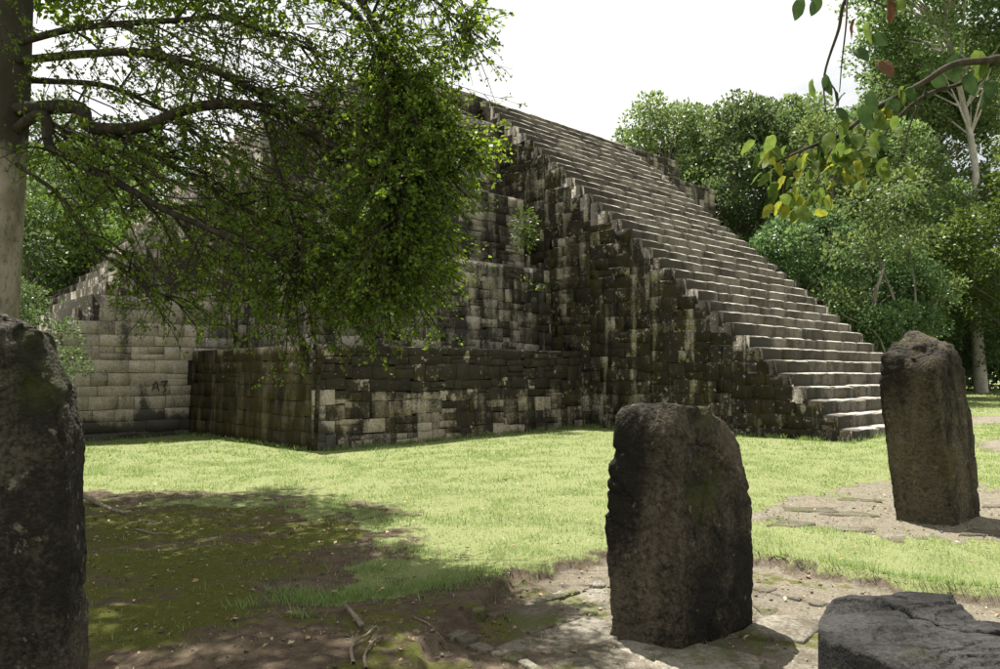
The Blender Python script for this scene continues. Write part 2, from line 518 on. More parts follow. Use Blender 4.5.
turf = t.mix(t.ramp(n3, 0.35, 0.7), (0.13, 0.15, 0.055), (0.24, 0.26, 0.12))
turf = t.mix(t.ramp(n2, 0.55, 0.75, 0, 0.5), turf, (0.19, 0.19, 0.075))
col = t.mix(pa, soil, grav)
mf = t.math('ADD', t.math('MULTIPLY', ma, 1.0), t.math('MULTIPLY', t.math('SUBTRACT', n2, 0.5), 1.2))
col = t.mix(t.ramp(mf, 0.35, 0.7, 0, 0.92), col, mossc)
gf = t.math('ADD', ga, t.math('MULTIPLY', t.math('SUBTRACT', n2, 0.5), 0.6))
col = t.mix(t.ramp(gf, 0.35, 0.65), col, turf)
M['ground'] = t.surf(col, 0.95, t.bump(t.math('ADD', n3, t.math('MULTIPLY', n2, 1.5)), 0.7, 0.02), 0.12)

# ------------------------------------------------------------------ ground
def img_poly(pts):
    return [tuple(gnd(x, y)[:2]) for x, y in pts]

BARE = img_poly([(1600, 640), (1200, 605), (1000, 591), (950, 588), (905, 583), (850, 571), (790, 561), (757, 556), (690, 551), (610, 551), (560, 560),
                 (520, 570), (470, 581), (430, 587), (395, 597), (330, 608), (278, 602), (320, 577), (360, 560), (385, 540), (355, 528), (290, 515),
                 (230, 508), (150, 505), (85, 500), (0, 497), (-250, 492), (-500, 500), (-900, 640)]) + [(-6, 0.6), (6, 0.6)]
PATCH = img_poly([(735, 512), (760, 503), (800, 494), (850, 487), (900, 483), (960, 488), (1000, 492), (1100, 500), (1130, 530), (1060, 552),
                  (1000, 547), (940, 543), (880, 541), (800, 533), (755, 524)])
PATCH2 = img_poly([(978, 452), (1000, 449), (1060, 448), (1150, 452), (1150, 466), (1040, 467), (1000, 465), (980, 460)])
PATH = img_poly([(890, 440), (960, 427), (1040, 423.5), (1300, 421), (1300, 428), (1040, 432.5), (960, 434), (900, 441.5)])
SUNK = img_poly([(1600, 640), (1200, 605), (1000, 591), (950, 588), (905, 583), (850, 571), (790, 561), (757, 556), (690, 551), (610, 551), (560, 560),
                 (520, 570), (480, 590), (440, 625), (400, 700)]) + [(-0.6, 2.2), (-0.6, 0.8), (6, 0.6)]

def ground_tilt(x, y):
    return 0.016 * (np.clip(x, -14, 30) + 3.8) * sstep(6.0, 14.0, y)

def ground_fields(x, y):
    p = np.stack([x, y, np.zeros_like(x)], 1)
    w = 0.11 * fbm(p * 2.6, 3, 5) + 0.05 * fbm(p * 9, 2, 8)
    sd_bare, sd_patch = poly_sd(x, y, BARE) + w, poly_sd(x, y, PATCH) + 2.2 * w - 0.08 + 0.22 * fbm(p * 1.1, 2, 91)
    sd_p2, sd_path = poly_sd(x, y, PATCH2) + w, poly_sd(x, y, PATH) + 0.5 * w
    sd_s = poly_sd(x, y, SUNK) + w * 0.7
    bare = np.maximum.reduce([sstep(-0.04, 0.06, sd_bare), 0.9 * sstep(-0.12, 0.25, sd_patch), sstep(-0.05, 0.1, sd_p2), sstep(-0.05, 0.05, sd_path)])
    # thin worn turf between the lawn and the moss
    worn = sstep(-2.1, -0.2, sd_bare) * sstep(-0.2, -1.2, x)
    thin = sstep(0.05, 0.45, fbm(p * 1.9, 4, 31) + 0.25) * worn * 0.9
    grass = np.clip(1 - bare - thin, 0, 1)
    moss = sstep(-0.6, -2.2, x + 0.25 * fbm(p * 1.2, 3, 12)) * sstep(3.4, 5.2, y + 0.5 * fbm(p * 0.9, 3, 3)) * sstep(-0.6, 0.2, sd_bare)
    moss = moss * (0.5 + 0.5 * sstep(-0.35, 0.25, fbm(p * np.array([1.2, 2.6, 1]), 5, 61, 0.62)))
    moss = np.maximum(moss, 0.55 * sstep(0.1, 0.5, fbm(p * 1.6, 4, 44)) * sstep(0.0, 0.2, sd_bare))
    gravel = np.maximum.reduce([sstep(-0.02, 0.1, sd_patch) * 0.85, sstep(0, 0.1, sd_p2), sstep(-0.05, 0.05, sd_path),
                                sstep(-0.1, 0.8, x) * sstep(0, 0.1, sd_bare) * 0.75])
    z = ground_tilt(x, y)
    z = z + 0.018 * fbm(p * 0.7, 3, 2) * sstep(1.5, 4, np.hypot(x, y)) + 0.006 * fbm(p * 6, 3, 6)
    z = z - 0.09 * sstep(-0.01, 0.045, sd_s) - 0.03 * sstep(-0.03, 0.1, sd_patch)
    z = z + 0.02 * grass * sstep(0.3, 0.05, np.abs(sd_s)) + 0.012 * moss * np.clip(fbm(p * 4, 3, 9), 0, 1)
    z = z + 0.012 * (1 - grass) * np.clip(fbm(p * 13, 3, 19), -0.3, 1) * sstep(14, 9, y)
    return z, grass, moss, gravel

def grow(a, step, g, lim):
    out = []
    while abs(a) < lim:
        step *= g
        a += step
        out.append(a)
    return out

xs = np.array(sorted([-v for v in grow(7.5, 0.06, 1.16, 900)] + list(np.arange(-7.5, 7.5001, 0.05)) + grow(7.5, 0.06, 1.16, 900)))
ys = np.array(sorted([1.5 - (v - 1.5) for v in grow(1.5, 0.06, 1.3, 400)] + list(np.arange(1.5, 13.0001, 0.05)) + grow(13.0, 0.06, 1.13, 1200)))
GX, GY = np.meshgrid(xs, ys)
gx, gy = GX.ravel(), GY.ravel()
gz, g_grass, g_moss, g_grav = ground_fields(gx, gy)
nx, ny = len(xs), len(ys)
ii, jj = np.meshgrid(np.arange(nx - 1), np.arange(ny - 1))
k0 = (jj * nx + ii).ravel()
mb = MB()
mb.add(np.stack([gx, gy, gz], 1), np.stack([k0, k0 + 1, k0 + nx + 1, k0 + nx], 1))
ground = mb.build('ground', M['ground'], smooth=True)
for nm, arr in (('grass', g_grass), ('moss', g_moss), ('gravel', g_grav)):
    a_ = ground.data.attributes.new(nm, 'FLOAT', 'POINT')
    a_.data.foreach_set('value', arr.astype(np.float32))
tag(ground, kind='structure')

def gheight(x, y):
    x, y = np.atleast_1d(np.asarray(x, float)), np.atleast_1d(np.asarray(y, float))
    return ground_fields(x, y)[0]

# ------------------------------------------------------------------ pyramid frame
PY = np.array([-3.80, 15.40])                      # near corner of the lowest terrace
RV = np.array([math.sin(R(47.5)), math.cos(R(47.5))])
UV = np.array([-math.sin(R(42.5)), math.cos(R(42.5))])
WR, WU = 24.2, 21.2                                # plan of the body
ST_R0, ST_R1, ST_U0 = 8.4, 15.8, -7.3              # front stair
LEV = [2.2, 4.7, 7.0, 9.6, 10.85]
STAIR_TOP = 10.55
SETB = [0.0, 1.2, 2.3, 3.4, 4.5]
Z0 = 0.12

def W(r, u, z):
    r, u, z = np.broadcast_arrays(np.asarray(r, float), np.asarray(u, float), np.asarray(z, float))
    return np.stack([PY[0] + r * RV[0] + u * UV[0], PY[1] + r * RV[1] + u * UV[1], z], -1)

pyr = empty('stepped_pyramid', (float(W(12, 10, 0)[0]), float(W(12, 10, 0)[1]), 0))
tag(pyr, 'weathered grey stone stepped pyramid with a broad steep stairway', 'pyramid')
rng = np.random.default_rng(7)

def ring_pts(r0, r1, u0, u1, rad, k=6):
    """rounded rectangle, anticlockwise; rad = (near-left, near-right, far-right, far-left)"""
    out = []
    for (cx, cy, a0, q) in ((r0, u0, 180, rad[0]), (r1, u0, 270, rad[1]), (r1, u1, 0, rad[2]), (r0, u1, 90, rad[3])):
        sx, sy = (1 if cx == r0 else -1), (1 if cy == u0 else -1)
        for j in range(k + 1):
            a = R(a0 + 90 * j / k)
            out.append((cx + sx * q + q * math.cos(a), cy + sy * q + q * math.sin(a)))
    return np.array(out)

def terrace_core(i):
    s, zt = SETB[i], LEV[i]
    zb = -0.6 if i == 0 else LEV[i - 1] - 0.15
    mb = MB()
    rings = []
    rd = 0.15 if i == 0 else (0.4, 0.5, 0.55, 0.55)[i - 1]
    inner = 0.10
    prof = [(zb, 0), (zt - 0.5, 0.05), (zt - 0.22, 0.09), (zt - 0.07, 0.17), (zt - 0.012, 0.30), (zt - 0.002, 0.8)]
    if i == 0: prof = [(zb, 0), (zt - 0.10, 0.05), (zt - 0.03, 0.08), (zt - 0.004, 0.25), (zt, 0.8)]
    for z, off in prof:
        o = s + inner + off
        p = ring_pts(o, WR - o + (0.7 if i > 1 else 0), o, WU - o, (0.06 if i == 0 else 0.35, rd, rd, rd))
        rings.append(W(p[:, 0], p[:, 1], z))
    n = len(rings[0])
    V = np.concatenate(rings + [W(WR / 2, WU / 2, zt)[None]])
    Q = [[a * n + j, a * n + (j + 1) % n, (a + 1) * n + (j + 1) % n, (a + 1) * n + j] for a in range(len(prof) - 1) for j in range(n)]
    T = [[(len(prof) - 1) * n + j, (len(prof) - 1) * n + (j + 1) % n, len(prof) * n] for j in range(n)]
    mb.add(V, Q, T)
    return mb.build('terrace', M['upper'] if i else M['core'], pyr, (float(W(12, 10, 0)[0]), float(W(12, 10, 0)[1]), LEV[i]))

terr = [terrace_core(i) for i in range(5)]

# ---- rough stones: a block with a 3x3 uneven face, in a local frame (a along the wall, b up, n outwards)
def stone_geom(a0, a1, b0, b1, depth, rng, bulge=0.012, rough=0.007, bev=0.011, corner=0.0):
    la, lb = a1 - a0, b1 - b0
    bev = min(bev, la * 0.2, lb * 0.2)
    A = np.array([a0, a0 + bev, (a0 + a1) / 2 + rng.uniform(-.2, .2) * la * 0.5, a1 - bev, a1])
    B = np.array([b0, b0 + bev, b1 - bev, b1])
    P = np.zeros((5, 4, 3))
    for i in range(5):
        for j in range(4):
            edge = (i in (0, 4)) or (j in (0, 3))
            nrm = -bev * rng.uniform(0.7, 1.8) if edge else bulge * rng.uniform(-0.4, 1) + rng.normal() * rough
            P[i, j] = (A[i], B[j], nrm)
    P[..., :2] += rng.normal(size=(5, 4, 2)) * rough * 0.8
    for (i, j, sa, sb) in ((0, 0, 1, 1), (4, 0, -1, 1), (0, 3, 1, -1), (4, 3, -1, -1)):      # knocked corners
        c = rng.random() ** 2.5 * 0.05 + corner
        P[i, j, 0] += sa * min(c, la * 0.25)
        P[i, j, 1] += sb * min(c, lb * 0.25)
        P[i, j, 2] -= c * 0.4
    V = list(P.reshape(-1, 3))
    Q = [[i * 4 + j, (i + 1) * 4 + j, (i + 1) * 4 + j + 1, i * 4 + j + 1] for i in range(4) for j in range(3)]
    rim = [0, 4, 8, 12, 16, 17, 18, 19, 15, 11, 7, 3, 2, 1]
    base = len(V)
    for k in rim:
        q = V[k].copy()
        q[2] = -depth
        V.append(q)
    m = len(rim)
    for k in range(m):
        Q.append([rim[k], base + k, base + (k + 1) % m, rim[(k + 1) % m]])
    return np.array(V), np.array(Q)

def masonry(frame, width, height, rng, row=(0.20, 0.36), ln=(0.24, 0.62), gap=0.003, inside=None, depth=0.09, jit=0.005, a_start=0.0, quoin=False, wav=1.0, split=0.17, bulge=0.004, rough=0.005, bev=0.006):
    """yields (vertices in world space, quads, centre, rnd) of every stone on a wall face; frame(a, b, n) -> world"""
    out = []
    bs = [0.0]
    while bs[-1] < height - 0.05:
        h = rng.uniform(*row)
        if height - bs[-1] - h < row[0] * 0.6: h = height - bs[-1]
        bs.append(bs[-1] + h)
    ph = rng.uniform(0, 6.3, (len(bs), 3))

    def edge(k, a):
        if k == 0: return -0.05
        if k == len(bs) - 1: return bs[k]
        return bs[k] + wav * (0.035 * math.sin(a * 1.3 + ph[k, 0]) + 0.022 * math.sin(a * 3.7 + ph[k, 1]) + 0.012 * math.sin(a * 8.1 + ph[k, 2]))
    for k in range(len(bs) - 1):
        a, first = a_start, True
        while a < width - 0.02:
            l = rng.uniform(*ln) * (1.25 if rng.random() < 0.15 else 1)
            if first and quoin: l = 0.5 if k % 2 else 0.28
            if width - a - l < ln[0] * 0.6: l = width - a
            a1 = min(a + l, width)
            am = (a + a1) / 2
            lo, hi = edge(k, am), edge(k + 1, am)
            if hi - lo > 0.22 and rng.random() < split:
                mdl = lo + (hi - lo) * rng.uniform(0.35, 0.65)
                parts = [(lo, mdl, a, a1), (mdl, hi, a, a1)]
            elif l > 0.45 and rng.random() < split:
                mdl = lo + (hi - lo) * rng.uniform(0.4, 0.7)
                parts = [(lo, mdl, a, a1), (mdl, hi, a, am), (mdl, hi, am, a1)]
            else: parts = [(lo, hi, a, a1)]
            for (p0, p1, q0, q1) in parts:
                if inside is None or inside((q0 + q1) / 2, p1):
                    V, Q = stone_geom(q0 + gap, q1 - gap, p0 + gap, p1 - gap, depth, rng, bulge=bulge, rough=rough, bev=bev)
                    off = rng.normal() * jit
                    Wd = frame(V[:, 0], V[:, 1], V[:, 2] + off)
                    out.append((Wd, Q, frame(np.array([(q0 + q1) / 2]), np.array([(p0 + p1) / 2]), np.array([off]))[0], rng.random()))
            a = a1
            first = False
    return out

facing = MB()            # stones beyond the 300 that show largest: joined
stone_count = [0]

def lay(stones, mat, parent, single, slot):
    for V, Q, c, rn in stones:
        if single:
            if mat is M['terrace'] and (c[0] - PY[0]) * RV[0] + (c[1] - PY[1]) * RV[1] < 0.5 and c[2] < 1.25:
                mat_, rn = M['pale'], 0.5 + 0.5 * rn
            else: mat_ = mat
            m = MB()
            m.add(V, Q, None, rn)
            m.build('stone', mat_, parent, c)
            stone_count[0] += 1
        else:
            facing.add(V, Q, None, rn, slot)

BAT = 0.03      # batter of the lower walls
# lowest terrace, face beside the stair (single stones)
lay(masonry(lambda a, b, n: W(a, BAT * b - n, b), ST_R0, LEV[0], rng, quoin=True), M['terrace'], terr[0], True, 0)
# lowest terrace, mossy end face
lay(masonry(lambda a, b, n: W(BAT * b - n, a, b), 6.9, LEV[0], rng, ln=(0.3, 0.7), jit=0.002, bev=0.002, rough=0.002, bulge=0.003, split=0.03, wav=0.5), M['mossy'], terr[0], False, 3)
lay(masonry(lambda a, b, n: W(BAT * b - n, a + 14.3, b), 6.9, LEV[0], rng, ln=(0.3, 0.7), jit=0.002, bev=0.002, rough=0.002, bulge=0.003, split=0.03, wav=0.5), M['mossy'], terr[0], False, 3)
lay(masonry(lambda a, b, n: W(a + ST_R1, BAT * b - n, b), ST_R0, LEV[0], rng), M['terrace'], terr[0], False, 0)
# upper terraces: front both sides of the stair, and the near end
for i in range(1, 5):
    s, zb, zt = SETB[i], LEV[i - 1], LEV[i]
    hh = zt - zb - 0.10
    lay(masonry(lambda a, b, n: W(a + s, s + BAT * b - n, zb + b), ST_R0 - s + 0.3, hh, rng, row=(0.22, 0.34), ln=(0.25, 0.6)), None, None, False, 1)
    lay(masonry(lambda a, b, n: W(a + ST_R1 - 0.3, s + BAT * b - n, zb + b), WR - s - ST_R1 + (0.45 if i > 1 else -0.3), hh, rng, row=(0.24, 0.36), ln=(0.35, 0.7)), None, None, False, 1)
    lay(masonry(lambda a, b, n: W(s + BAT * b - n, a + s, zb + b), 6.9 - s + 0.3, hh, rng), None, None, False, 1)

# ---- front stair
NST = 35
RISE = (STAIR_TOP - Z0) / NST
RUN = (SETB[4] - ST_U0) / NST

def prof_z(u, u0=ST_U0, run=RUN, rise=RISE, z0=Z0):
    return z0 + rise * (np.floor((u - u0) / run) + 1)

def step_left(i):
    """the left ends of the steps wander where stones are lost"""
    return ST_R0 + (0.03 * math.sin(i * 1.9) + 0.03 * math.sin(i * 0.7 + 1)) - (0.05 if 14 <= i <= 17 else 0) + 0.02

stair = MB()
# solid core of the stair: stepped prism, recessed behind the stones
uu = [ST_U0 + 0.06]
zz = [-0.6]
prof = [(ST_U0 + 0.08, -0.6)]
for i in range(NST):
    prof += [(ST_U0 + 0.08 + i * RUN, Z0 + RISE * (i + 1) - 0.05), (ST_U0 + 0.08 + (i + 1) * RUN, Z0 + RISE * (i + 1) - 0.05)]
for i in range(len(prof) - 1):
    (ua, za), (ub, zb_) = prof[i], prof[i + 1]
    if abs(ub - ua) < 1e-6:
        stair.add(W([ST_R0 + 0.12, ST_R1 - 0.12, ST_R1 - 0.12, ST_R0 + 0.12], ua, [za, za, zb_, zb_]), [[0, 1, 2, 3]])
    else:
        stair.add(W([ST_R0 + 0.12, ST_R1 - 0.12, ST_R1 - 0.12, ST_R0 + 0.12], [ua, ua, ub, ub], za), [[0, 1, 2, 3]])
        for rr_ in (ST_R0 + 0.12, ST_R1 - 0.12):
            stair.add(W(rr_, [ua, ub, ub, ua], [-0.6, -0.6, za, za]), [[0, 1, 2, 3]])
stair_core = stair.build('stairway', M['core'], pyr, W(12.1, ST_U0, 0))

def block_geom(r0, r1, u0, u1, z0, z1, rng, wear=0.03):
    """step stone with a worn nosing: profile swept along its length"""
    nseg = max(2, int((r1 - r0) / 0.22))
    rs = np.linspace(r0, r1, nseg + 1)
    V = []
    for k, r in enumerate(rs):
        w = wear * rng.uniform(0.65, 1.3)
        e = 0.012 if k in (0, nseg) else 0.0
        j = rng.normal(size=4) * 0.004
        V += [(r, u0 + e + j[0], z0), (r, u0 + e + j[1] - 0.004, z1 - w), (r, u0 + w * 0.9 + e, z1 - w * 0.15 + j[2] * 0.5 - e), (r, u1, z1 + j[3] * 0.4 - e), (r, u1, z0)]
    V = np.array(V)
    Q = [[k * 5 + m, (k + 1) * 5 + m, (k + 1) * 5 + m + 1, k * 5 + m + 1] for k in range(nseg) for m in range(4)]
    caps = [[0, 1, 2, 3], [0, 2, 3, 4]]
    T = [[0, 1, 2], [0, 2, 3], [0, 3, 4]]
    e = nseg * 5
    T += [[e, e + 2, e + 1], [e, e + 3, e + 2], [e, e + 4, e + 3]]
    mq = np.array([0 if m in (0,) else 1 for k in range(nseg) for m in range(4)])  # riser faces take the shaded tone, nosing and tread the sunlit one
    return V, np.array(Q), np.array(T), mq

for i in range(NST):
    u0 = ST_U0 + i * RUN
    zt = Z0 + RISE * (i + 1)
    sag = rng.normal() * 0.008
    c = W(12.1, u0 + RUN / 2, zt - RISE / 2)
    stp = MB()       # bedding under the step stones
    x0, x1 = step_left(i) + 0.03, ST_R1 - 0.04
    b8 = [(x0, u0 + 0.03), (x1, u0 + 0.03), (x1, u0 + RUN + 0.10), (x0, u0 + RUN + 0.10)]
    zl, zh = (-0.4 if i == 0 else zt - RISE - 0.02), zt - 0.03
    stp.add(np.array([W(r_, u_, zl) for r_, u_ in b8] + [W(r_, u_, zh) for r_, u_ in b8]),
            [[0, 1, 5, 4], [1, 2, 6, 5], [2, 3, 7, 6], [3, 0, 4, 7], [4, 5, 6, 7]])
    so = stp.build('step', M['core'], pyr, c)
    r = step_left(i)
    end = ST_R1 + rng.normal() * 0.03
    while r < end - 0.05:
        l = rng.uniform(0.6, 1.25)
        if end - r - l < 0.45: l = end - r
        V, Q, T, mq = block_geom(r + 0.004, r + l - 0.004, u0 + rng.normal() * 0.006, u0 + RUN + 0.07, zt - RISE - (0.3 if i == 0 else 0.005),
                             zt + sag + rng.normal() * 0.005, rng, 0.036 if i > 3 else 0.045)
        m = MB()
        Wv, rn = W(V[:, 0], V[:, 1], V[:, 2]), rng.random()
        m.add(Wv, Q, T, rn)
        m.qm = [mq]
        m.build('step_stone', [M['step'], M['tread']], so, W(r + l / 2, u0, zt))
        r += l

# stair flanks: upright panels set slightly in or out of one another
def flank(side):
    sgn = -1 if side == 0 else 1
    r_face = ST_R0 if side == 0 else ST_R1
    cuts = [(ST_U0 + 0.02, -4.6, 0.0), (-4.6, -2.3, 0.04), (-2.3, -0.3, 0.09), (-0.3, 1.5, 0.05), (1.5, SETB[4], 0.10)]
    for (ua, ub, out_) in cuts:
        zlo = 0.0 if ua < 0 else 1.9
        hi = prof_z(ub)
        bt = 0.022
        fr = (lambda a, b, n, ua=ua, out_=out_, zlo=zlo: W(r_face + sgn * (out_ * 0.6 + 0.10 - 0.008 * (b + zlo) + n), ua + a, zlo + b))
        ins = (lambda a, b, ua=ua, zlo=zlo: zlo + b < prof_z(ua + a) - 0.03)
        lay(masonry(fr, ub - ua, hi - zlo, rng, row=(0.26, 0.40), ln=(0.26, 0.6), inside=ins, jit=0.004, bev=0.004, rough=0.005, bulge=0.003, wav=1.2, split=0.10), None, None, False, 2)
flank(0)
flank(1)
# rubble backing just behind the flank stones, stepped with the stair
for side, sgn, r_face in ((0, -1, ST_R0), (1, 1, ST_R1)):
    bk = MB()
    for (ua, ub, out_) in [(ST_U0 + 0.02, -4.6, 0.0), (-4.6, -2.3, 0.04), (-2.3, -0.3, 0.09), (-0.3, 1.5, 0.05), (1.5, SETB[4], 0.10)]:
        edges_ = [ua] + [ST_U0 + k * RUN for k in range(1, NST + 1) if ua + 0.01 < ST_U0 + k * RUN < ub - 0.01] + [ub]
        for e0, e1 in zip(edges_[:-1], edges_[1:]):
            zt = float(prof_z((e0 + e1) / 2)) - 0.025
            rb_, rt_ = r_face + sgn * (out_ * 0.6 + 0.075 + 0.003), r_face + sgn * (out_ * 0.6 + 0.075 - 0.008 * zt)
            ri = r_face - sgn * 0.14
            P8 = np.array([W(rb_, e0, -0.4), W(rb_, e1, -0.4), W(rt_, e1, zt), W(rt_, e0, zt), W(ri, e0, zt), W(ri, e1, zt), W(ri, e0, -0.4)])
            bk.add(P8, [[0, 1, 2, 3], [3, 2, 5, 4], [0, 3, 4, 6]], None, rng.random())
    bk.build('flank_backing', M['side'], pyr, W(r_face, -1, 0))

# ---- stair on the near end: its pale flank faces the camera
LS_U0, LS_U1, LS_R = 6.9, 14.3, 5.6
NL = 32
LRUN, LRISE = (LS_R + SETB[4]) / NL, (LEV[4] + 0.2) / NL

def lprof(s):        # s = metres out from the terrace face
    return -0.2 + LRISE * (np.floor((LS_R - s) / LRUN) + 1)

ls = MB()
for k in range(NL):
    s_out, s_in = LS_R - k * LRUN, LS_R - (k + 1) * LRUN
    zt = -0.2 + LRISE * (k + 1)
    ra, rb = -s_out, -s_in
    if k < NL:
        b8 = [(ra, LS_U0 + 0.06), (rb + 0.001, LS_U0 + 0.06), (rb + 0.001, LS_U1), (ra, LS_U1)]
        ls.add(np.array([W(r_, u_, -0.7) for r_, u_ in b8] + [W(r_, u_, zt) for r_, u_ in b8]),
               [[0, 1, 5, 4], [2, 3, 7, 6], [3, 0, 4, 7], [4, 5, 6, 7]], None, rng.random())
ls_core = ls.build('side_stairway', M['side'], pyr, W(-2.8, 10.6, 0))
fr = lambda a, b, n: W(-LS_R + a, LS_U0 - n + 0.02 * b - 0.02, b - 0.25)
st_all = masonry(fr, LS_R + 4.5, 8.5, rng, row=(0.25, 0.36), ln=(0.38, 0.85), jit=0.005, wav=0.25, split=0.05,
                 inside=lambda a, b: (b - 0.25) < lprof(LS_R - a) - 0.03 and (a < LS_R + 0.05 or b > 2.2))
near_, far_ = [s for s in st_all if s[2][2] < 3.6 and stone_count[0] < 300], [s for s in st_all if s[2][2] >= 3.6]
room = 300 - stone_count[0]
near_.sort(key=lambda s: s[2][2])
lay(near_[:room], M['pale'], ls_core, True, 4)
lay(near_[room:] + far_, M['pale'], ls_core, False, 4)
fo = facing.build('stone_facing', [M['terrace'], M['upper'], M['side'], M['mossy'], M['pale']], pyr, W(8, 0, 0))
tag(fo, kind='stuff')

# painted scratches on the pale flank
def wall_pt(px, py):
    """point on the pale flank plane under a pixel"""
    a_, b_ = (px - 500) / F_PX, -(py - 334.5) / F_PX
    v = np.array([a_, CT - b_ * ST, ST + b_ * CT])
    nrm = np.array([UV[0], UV[1], 0])
    p0 = W(0, LS_U0 - 0.055, 0)
    tt = (p0 - np.array([0, 0, EYE])).dot(nrm) / v.dot(nrm)
    return v * tt + np.array([0, 0, EYE])

gm = MB()
for stroke in ([(152, 391), (156, 381), (159, 391)], [(153.5, 388), (158.5, 387)], [(161, 382), (168, 381), (164, 385), (166, 390), (163, 392)]):
    pts = smooth_path([wall_pt(*p) for p in stroke], 3)
    tube(gm, pts, 0.016, 5)
gm.build('scrawled_letters', M['paint'], pyr, wall_pt(160, 387))

# ------------------------------------------------------------------ standing stones
def monolith(corners, tops, lean=(0, 0), seed=0, nr=170, nz=110, ntop=30, disp=0.02, bulge=None, round_=0.05, peak=0.0, strata=0.0, top_round=0.05, rough_top=0.04):
    """irregular stone pillar: 4 ground corners (anticlockwise) and the height over each; returns MB and base centre"""
    C = np.array(corners, float)
    ctr = C.mean(0)
    # perimeter, rounded corners
    per = []
    for k in range(4):
        p, q, nx_ = C[k], C[(k + 1) % 4], C[(k - 1) % 4]
        e1, e0 = (q - p), (p - nx_)
        l1, l0 = np.linalg.norm(e1), np.linalg.norm(e0)
        rr_ = min(round_, l1 * 0.4, l0 * 0.4)
        s0, s1 = p - e0 / l0 * rr_, p + e1 / l1 * rr_
        for j in range(5):
            tt = j / 4
            per.append((1 - tt) ** 2 * s0 + 2 * tt * (1 - tt) * p + tt * tt * s1)
    per = np.array(per + [per[0]])
    seg = np.r_[0, np.cumsum(np.linalg.norm(np.diff(per, axis=0), axis=1))]
    s = np.linspace(0, seg[-1], nr, endpoint=False)
    pp = np.stack([np.interp(s, seg, per[:, 0]), np.interp(s, seg, per[:, 1])], 1)
    coef = np.linalg.lstsq(np.c_[C, np.ones(4)], np.array(tops, float), rcond=None)[0]
    scale = np.abs(C - ctr).max()

    def top(x, y):
        q = np.hypot(x - ctr[0], y - ctr[1]) / scale
        h = np.c_[x, y, np.ones_like(x)] @ coef + peak * np.clip(1 - q ** 2.5, 0, 1)
        p = np.stack([x * 5, y * 5, np.full_like(x, seed)], 1)
        h = h + rough_top * fbm(p, 4, seed) + strata * np.floor(3 * (fbm(p * 0.7, 2, seed + 5) + 0.2)) / 3
        return h

    rows = []
    hp = top(pp[:, 0], pp[:, 1])
    for k in range(nz):
        v = k / (nz - 1)
        z = -0.15 + (hp + 0.15 - top_round) * v
        f = np.ones_like(z) if bulge is None else np.interp(np.full_like(z, v), bulge[0], bulge[1])
        x, y = ctr[0] + (pp[:, 0] - ctr[0]) * f, ctr[1] + (pp[:, 1] - ctr[1]) * f
        rows.append(np.stack([x, y, z], 1))
    f1 = 1.0 if bulge is None else bulge[1][-1]
    for k in range(1, ntop + 1):
        q = 1 - k / ntop
        sh = top_round * (1 - min(1, (1 - q) * 5)) ** 2
        x, y = ctr[0] + (pp[:, 0] - ctr[0]) * q * f1, ctr[1] + (pp[:, 1] - ctr[1]) * q * f1
        rows.append(np.stack([x, y, top(x, y) - sh], 1))
    V = np.concatenate(rows)
    # weathering: displacement along an outward direction
    d = np.c_[V[:, 0] - ctr[0], V[:, 1] - ctr[1], 0.4 * np.maximum(0, V[:, 2] - np.mean(tops) * 0.9)]
    d /= np.linalg.norm(d, axis=1)[:, None] + 1e-6
    n1 = fbm(V * 3.0, 4, seed + 1)
    n2 = fbm(V * 14, 3, seed + 2)
    pits = np.clip(fbm(V * 7, 3, seed + 3) - 0.35, 0, 1)
    hz = sstep(0.45, 1.0, V[:, 2] / max(tops))
    dd = disp * (0.9 * n1 + 0.3 * n2) * (0.6 + 1.3 * hz) - 0.05 * pits * (0.3 + hz)
    fr_ = fbm(V * np.array([2.2, 2.2, 1.5]), 3, seed + 6)
    dd = dd + (0.35 + hz) * 0.02 * (np.floor(fr_ * 3) / 3)                                     # spalled faces
    dd = dd - 0.020 * sstep(0.90, 1.0, 1 - np.abs(fbm(V * np.array([1.6, 1.6, 2.2]), 3, seed + 12)) * 2.2)   # cracks
    dd = dd + 0.004 * fbm(V * 40, 2, seed + 13)
    V = V + d * dd[:, None]
    hrel = np.clip(V[:, 2], 0, None)
    V[:, 0] += lean[0] * hrel
    V[:, 1] += lean[1] * hrel
    n, m = nr, len(rows)
    i, j = np.meshgrid(np.arange(m - 1), np.arange(n), indexing='ij')
    Q = np.stack([i * n + j, i * n + (j + 1) % n, (i + 1) * n + (j + 1) % n, (i + 1) * n + j], -1).reshape(-1, 4)
    mb = MB()
    mb.add(V, Q, None, 0.5)
    return mb, ctr

def on_ground(c):
    return float(gheight(c[0], c[1])[0])

def stand(name, corners, tops, mat, label, **kw):
    mb, ctr = monolith(corners, tops, **kw)
    gzv = on_ground(ctr)
    o = mb.build(name, mat, None, (ctr[0], ctr[1], 0), smooth=True)
    o.location.z = gzv
    tag(o, label, 'standing stone')
    return o

# near stela
stand('carved_stela', [(1.09, 4.65), (1.73, 5.14), (1.40, 5.44), (0.70, 4.92)], [1.42, 1.20, 1.19, 1.40], M['stela'],
      'dark upright standing stone with a rounded broken top on the flagstones', lean=(-0.015, 0), seed=4, disp=0.024, rough_top=0.025,
      bulge=([0, 0.06, 0.3, 0.7, 0.92, 1.0], [0.96, 0.98, 1.0, 1.02, 1.0, 0.92]), peak=0.15, strata=0.03, round_=0.035, top_round=0.17)
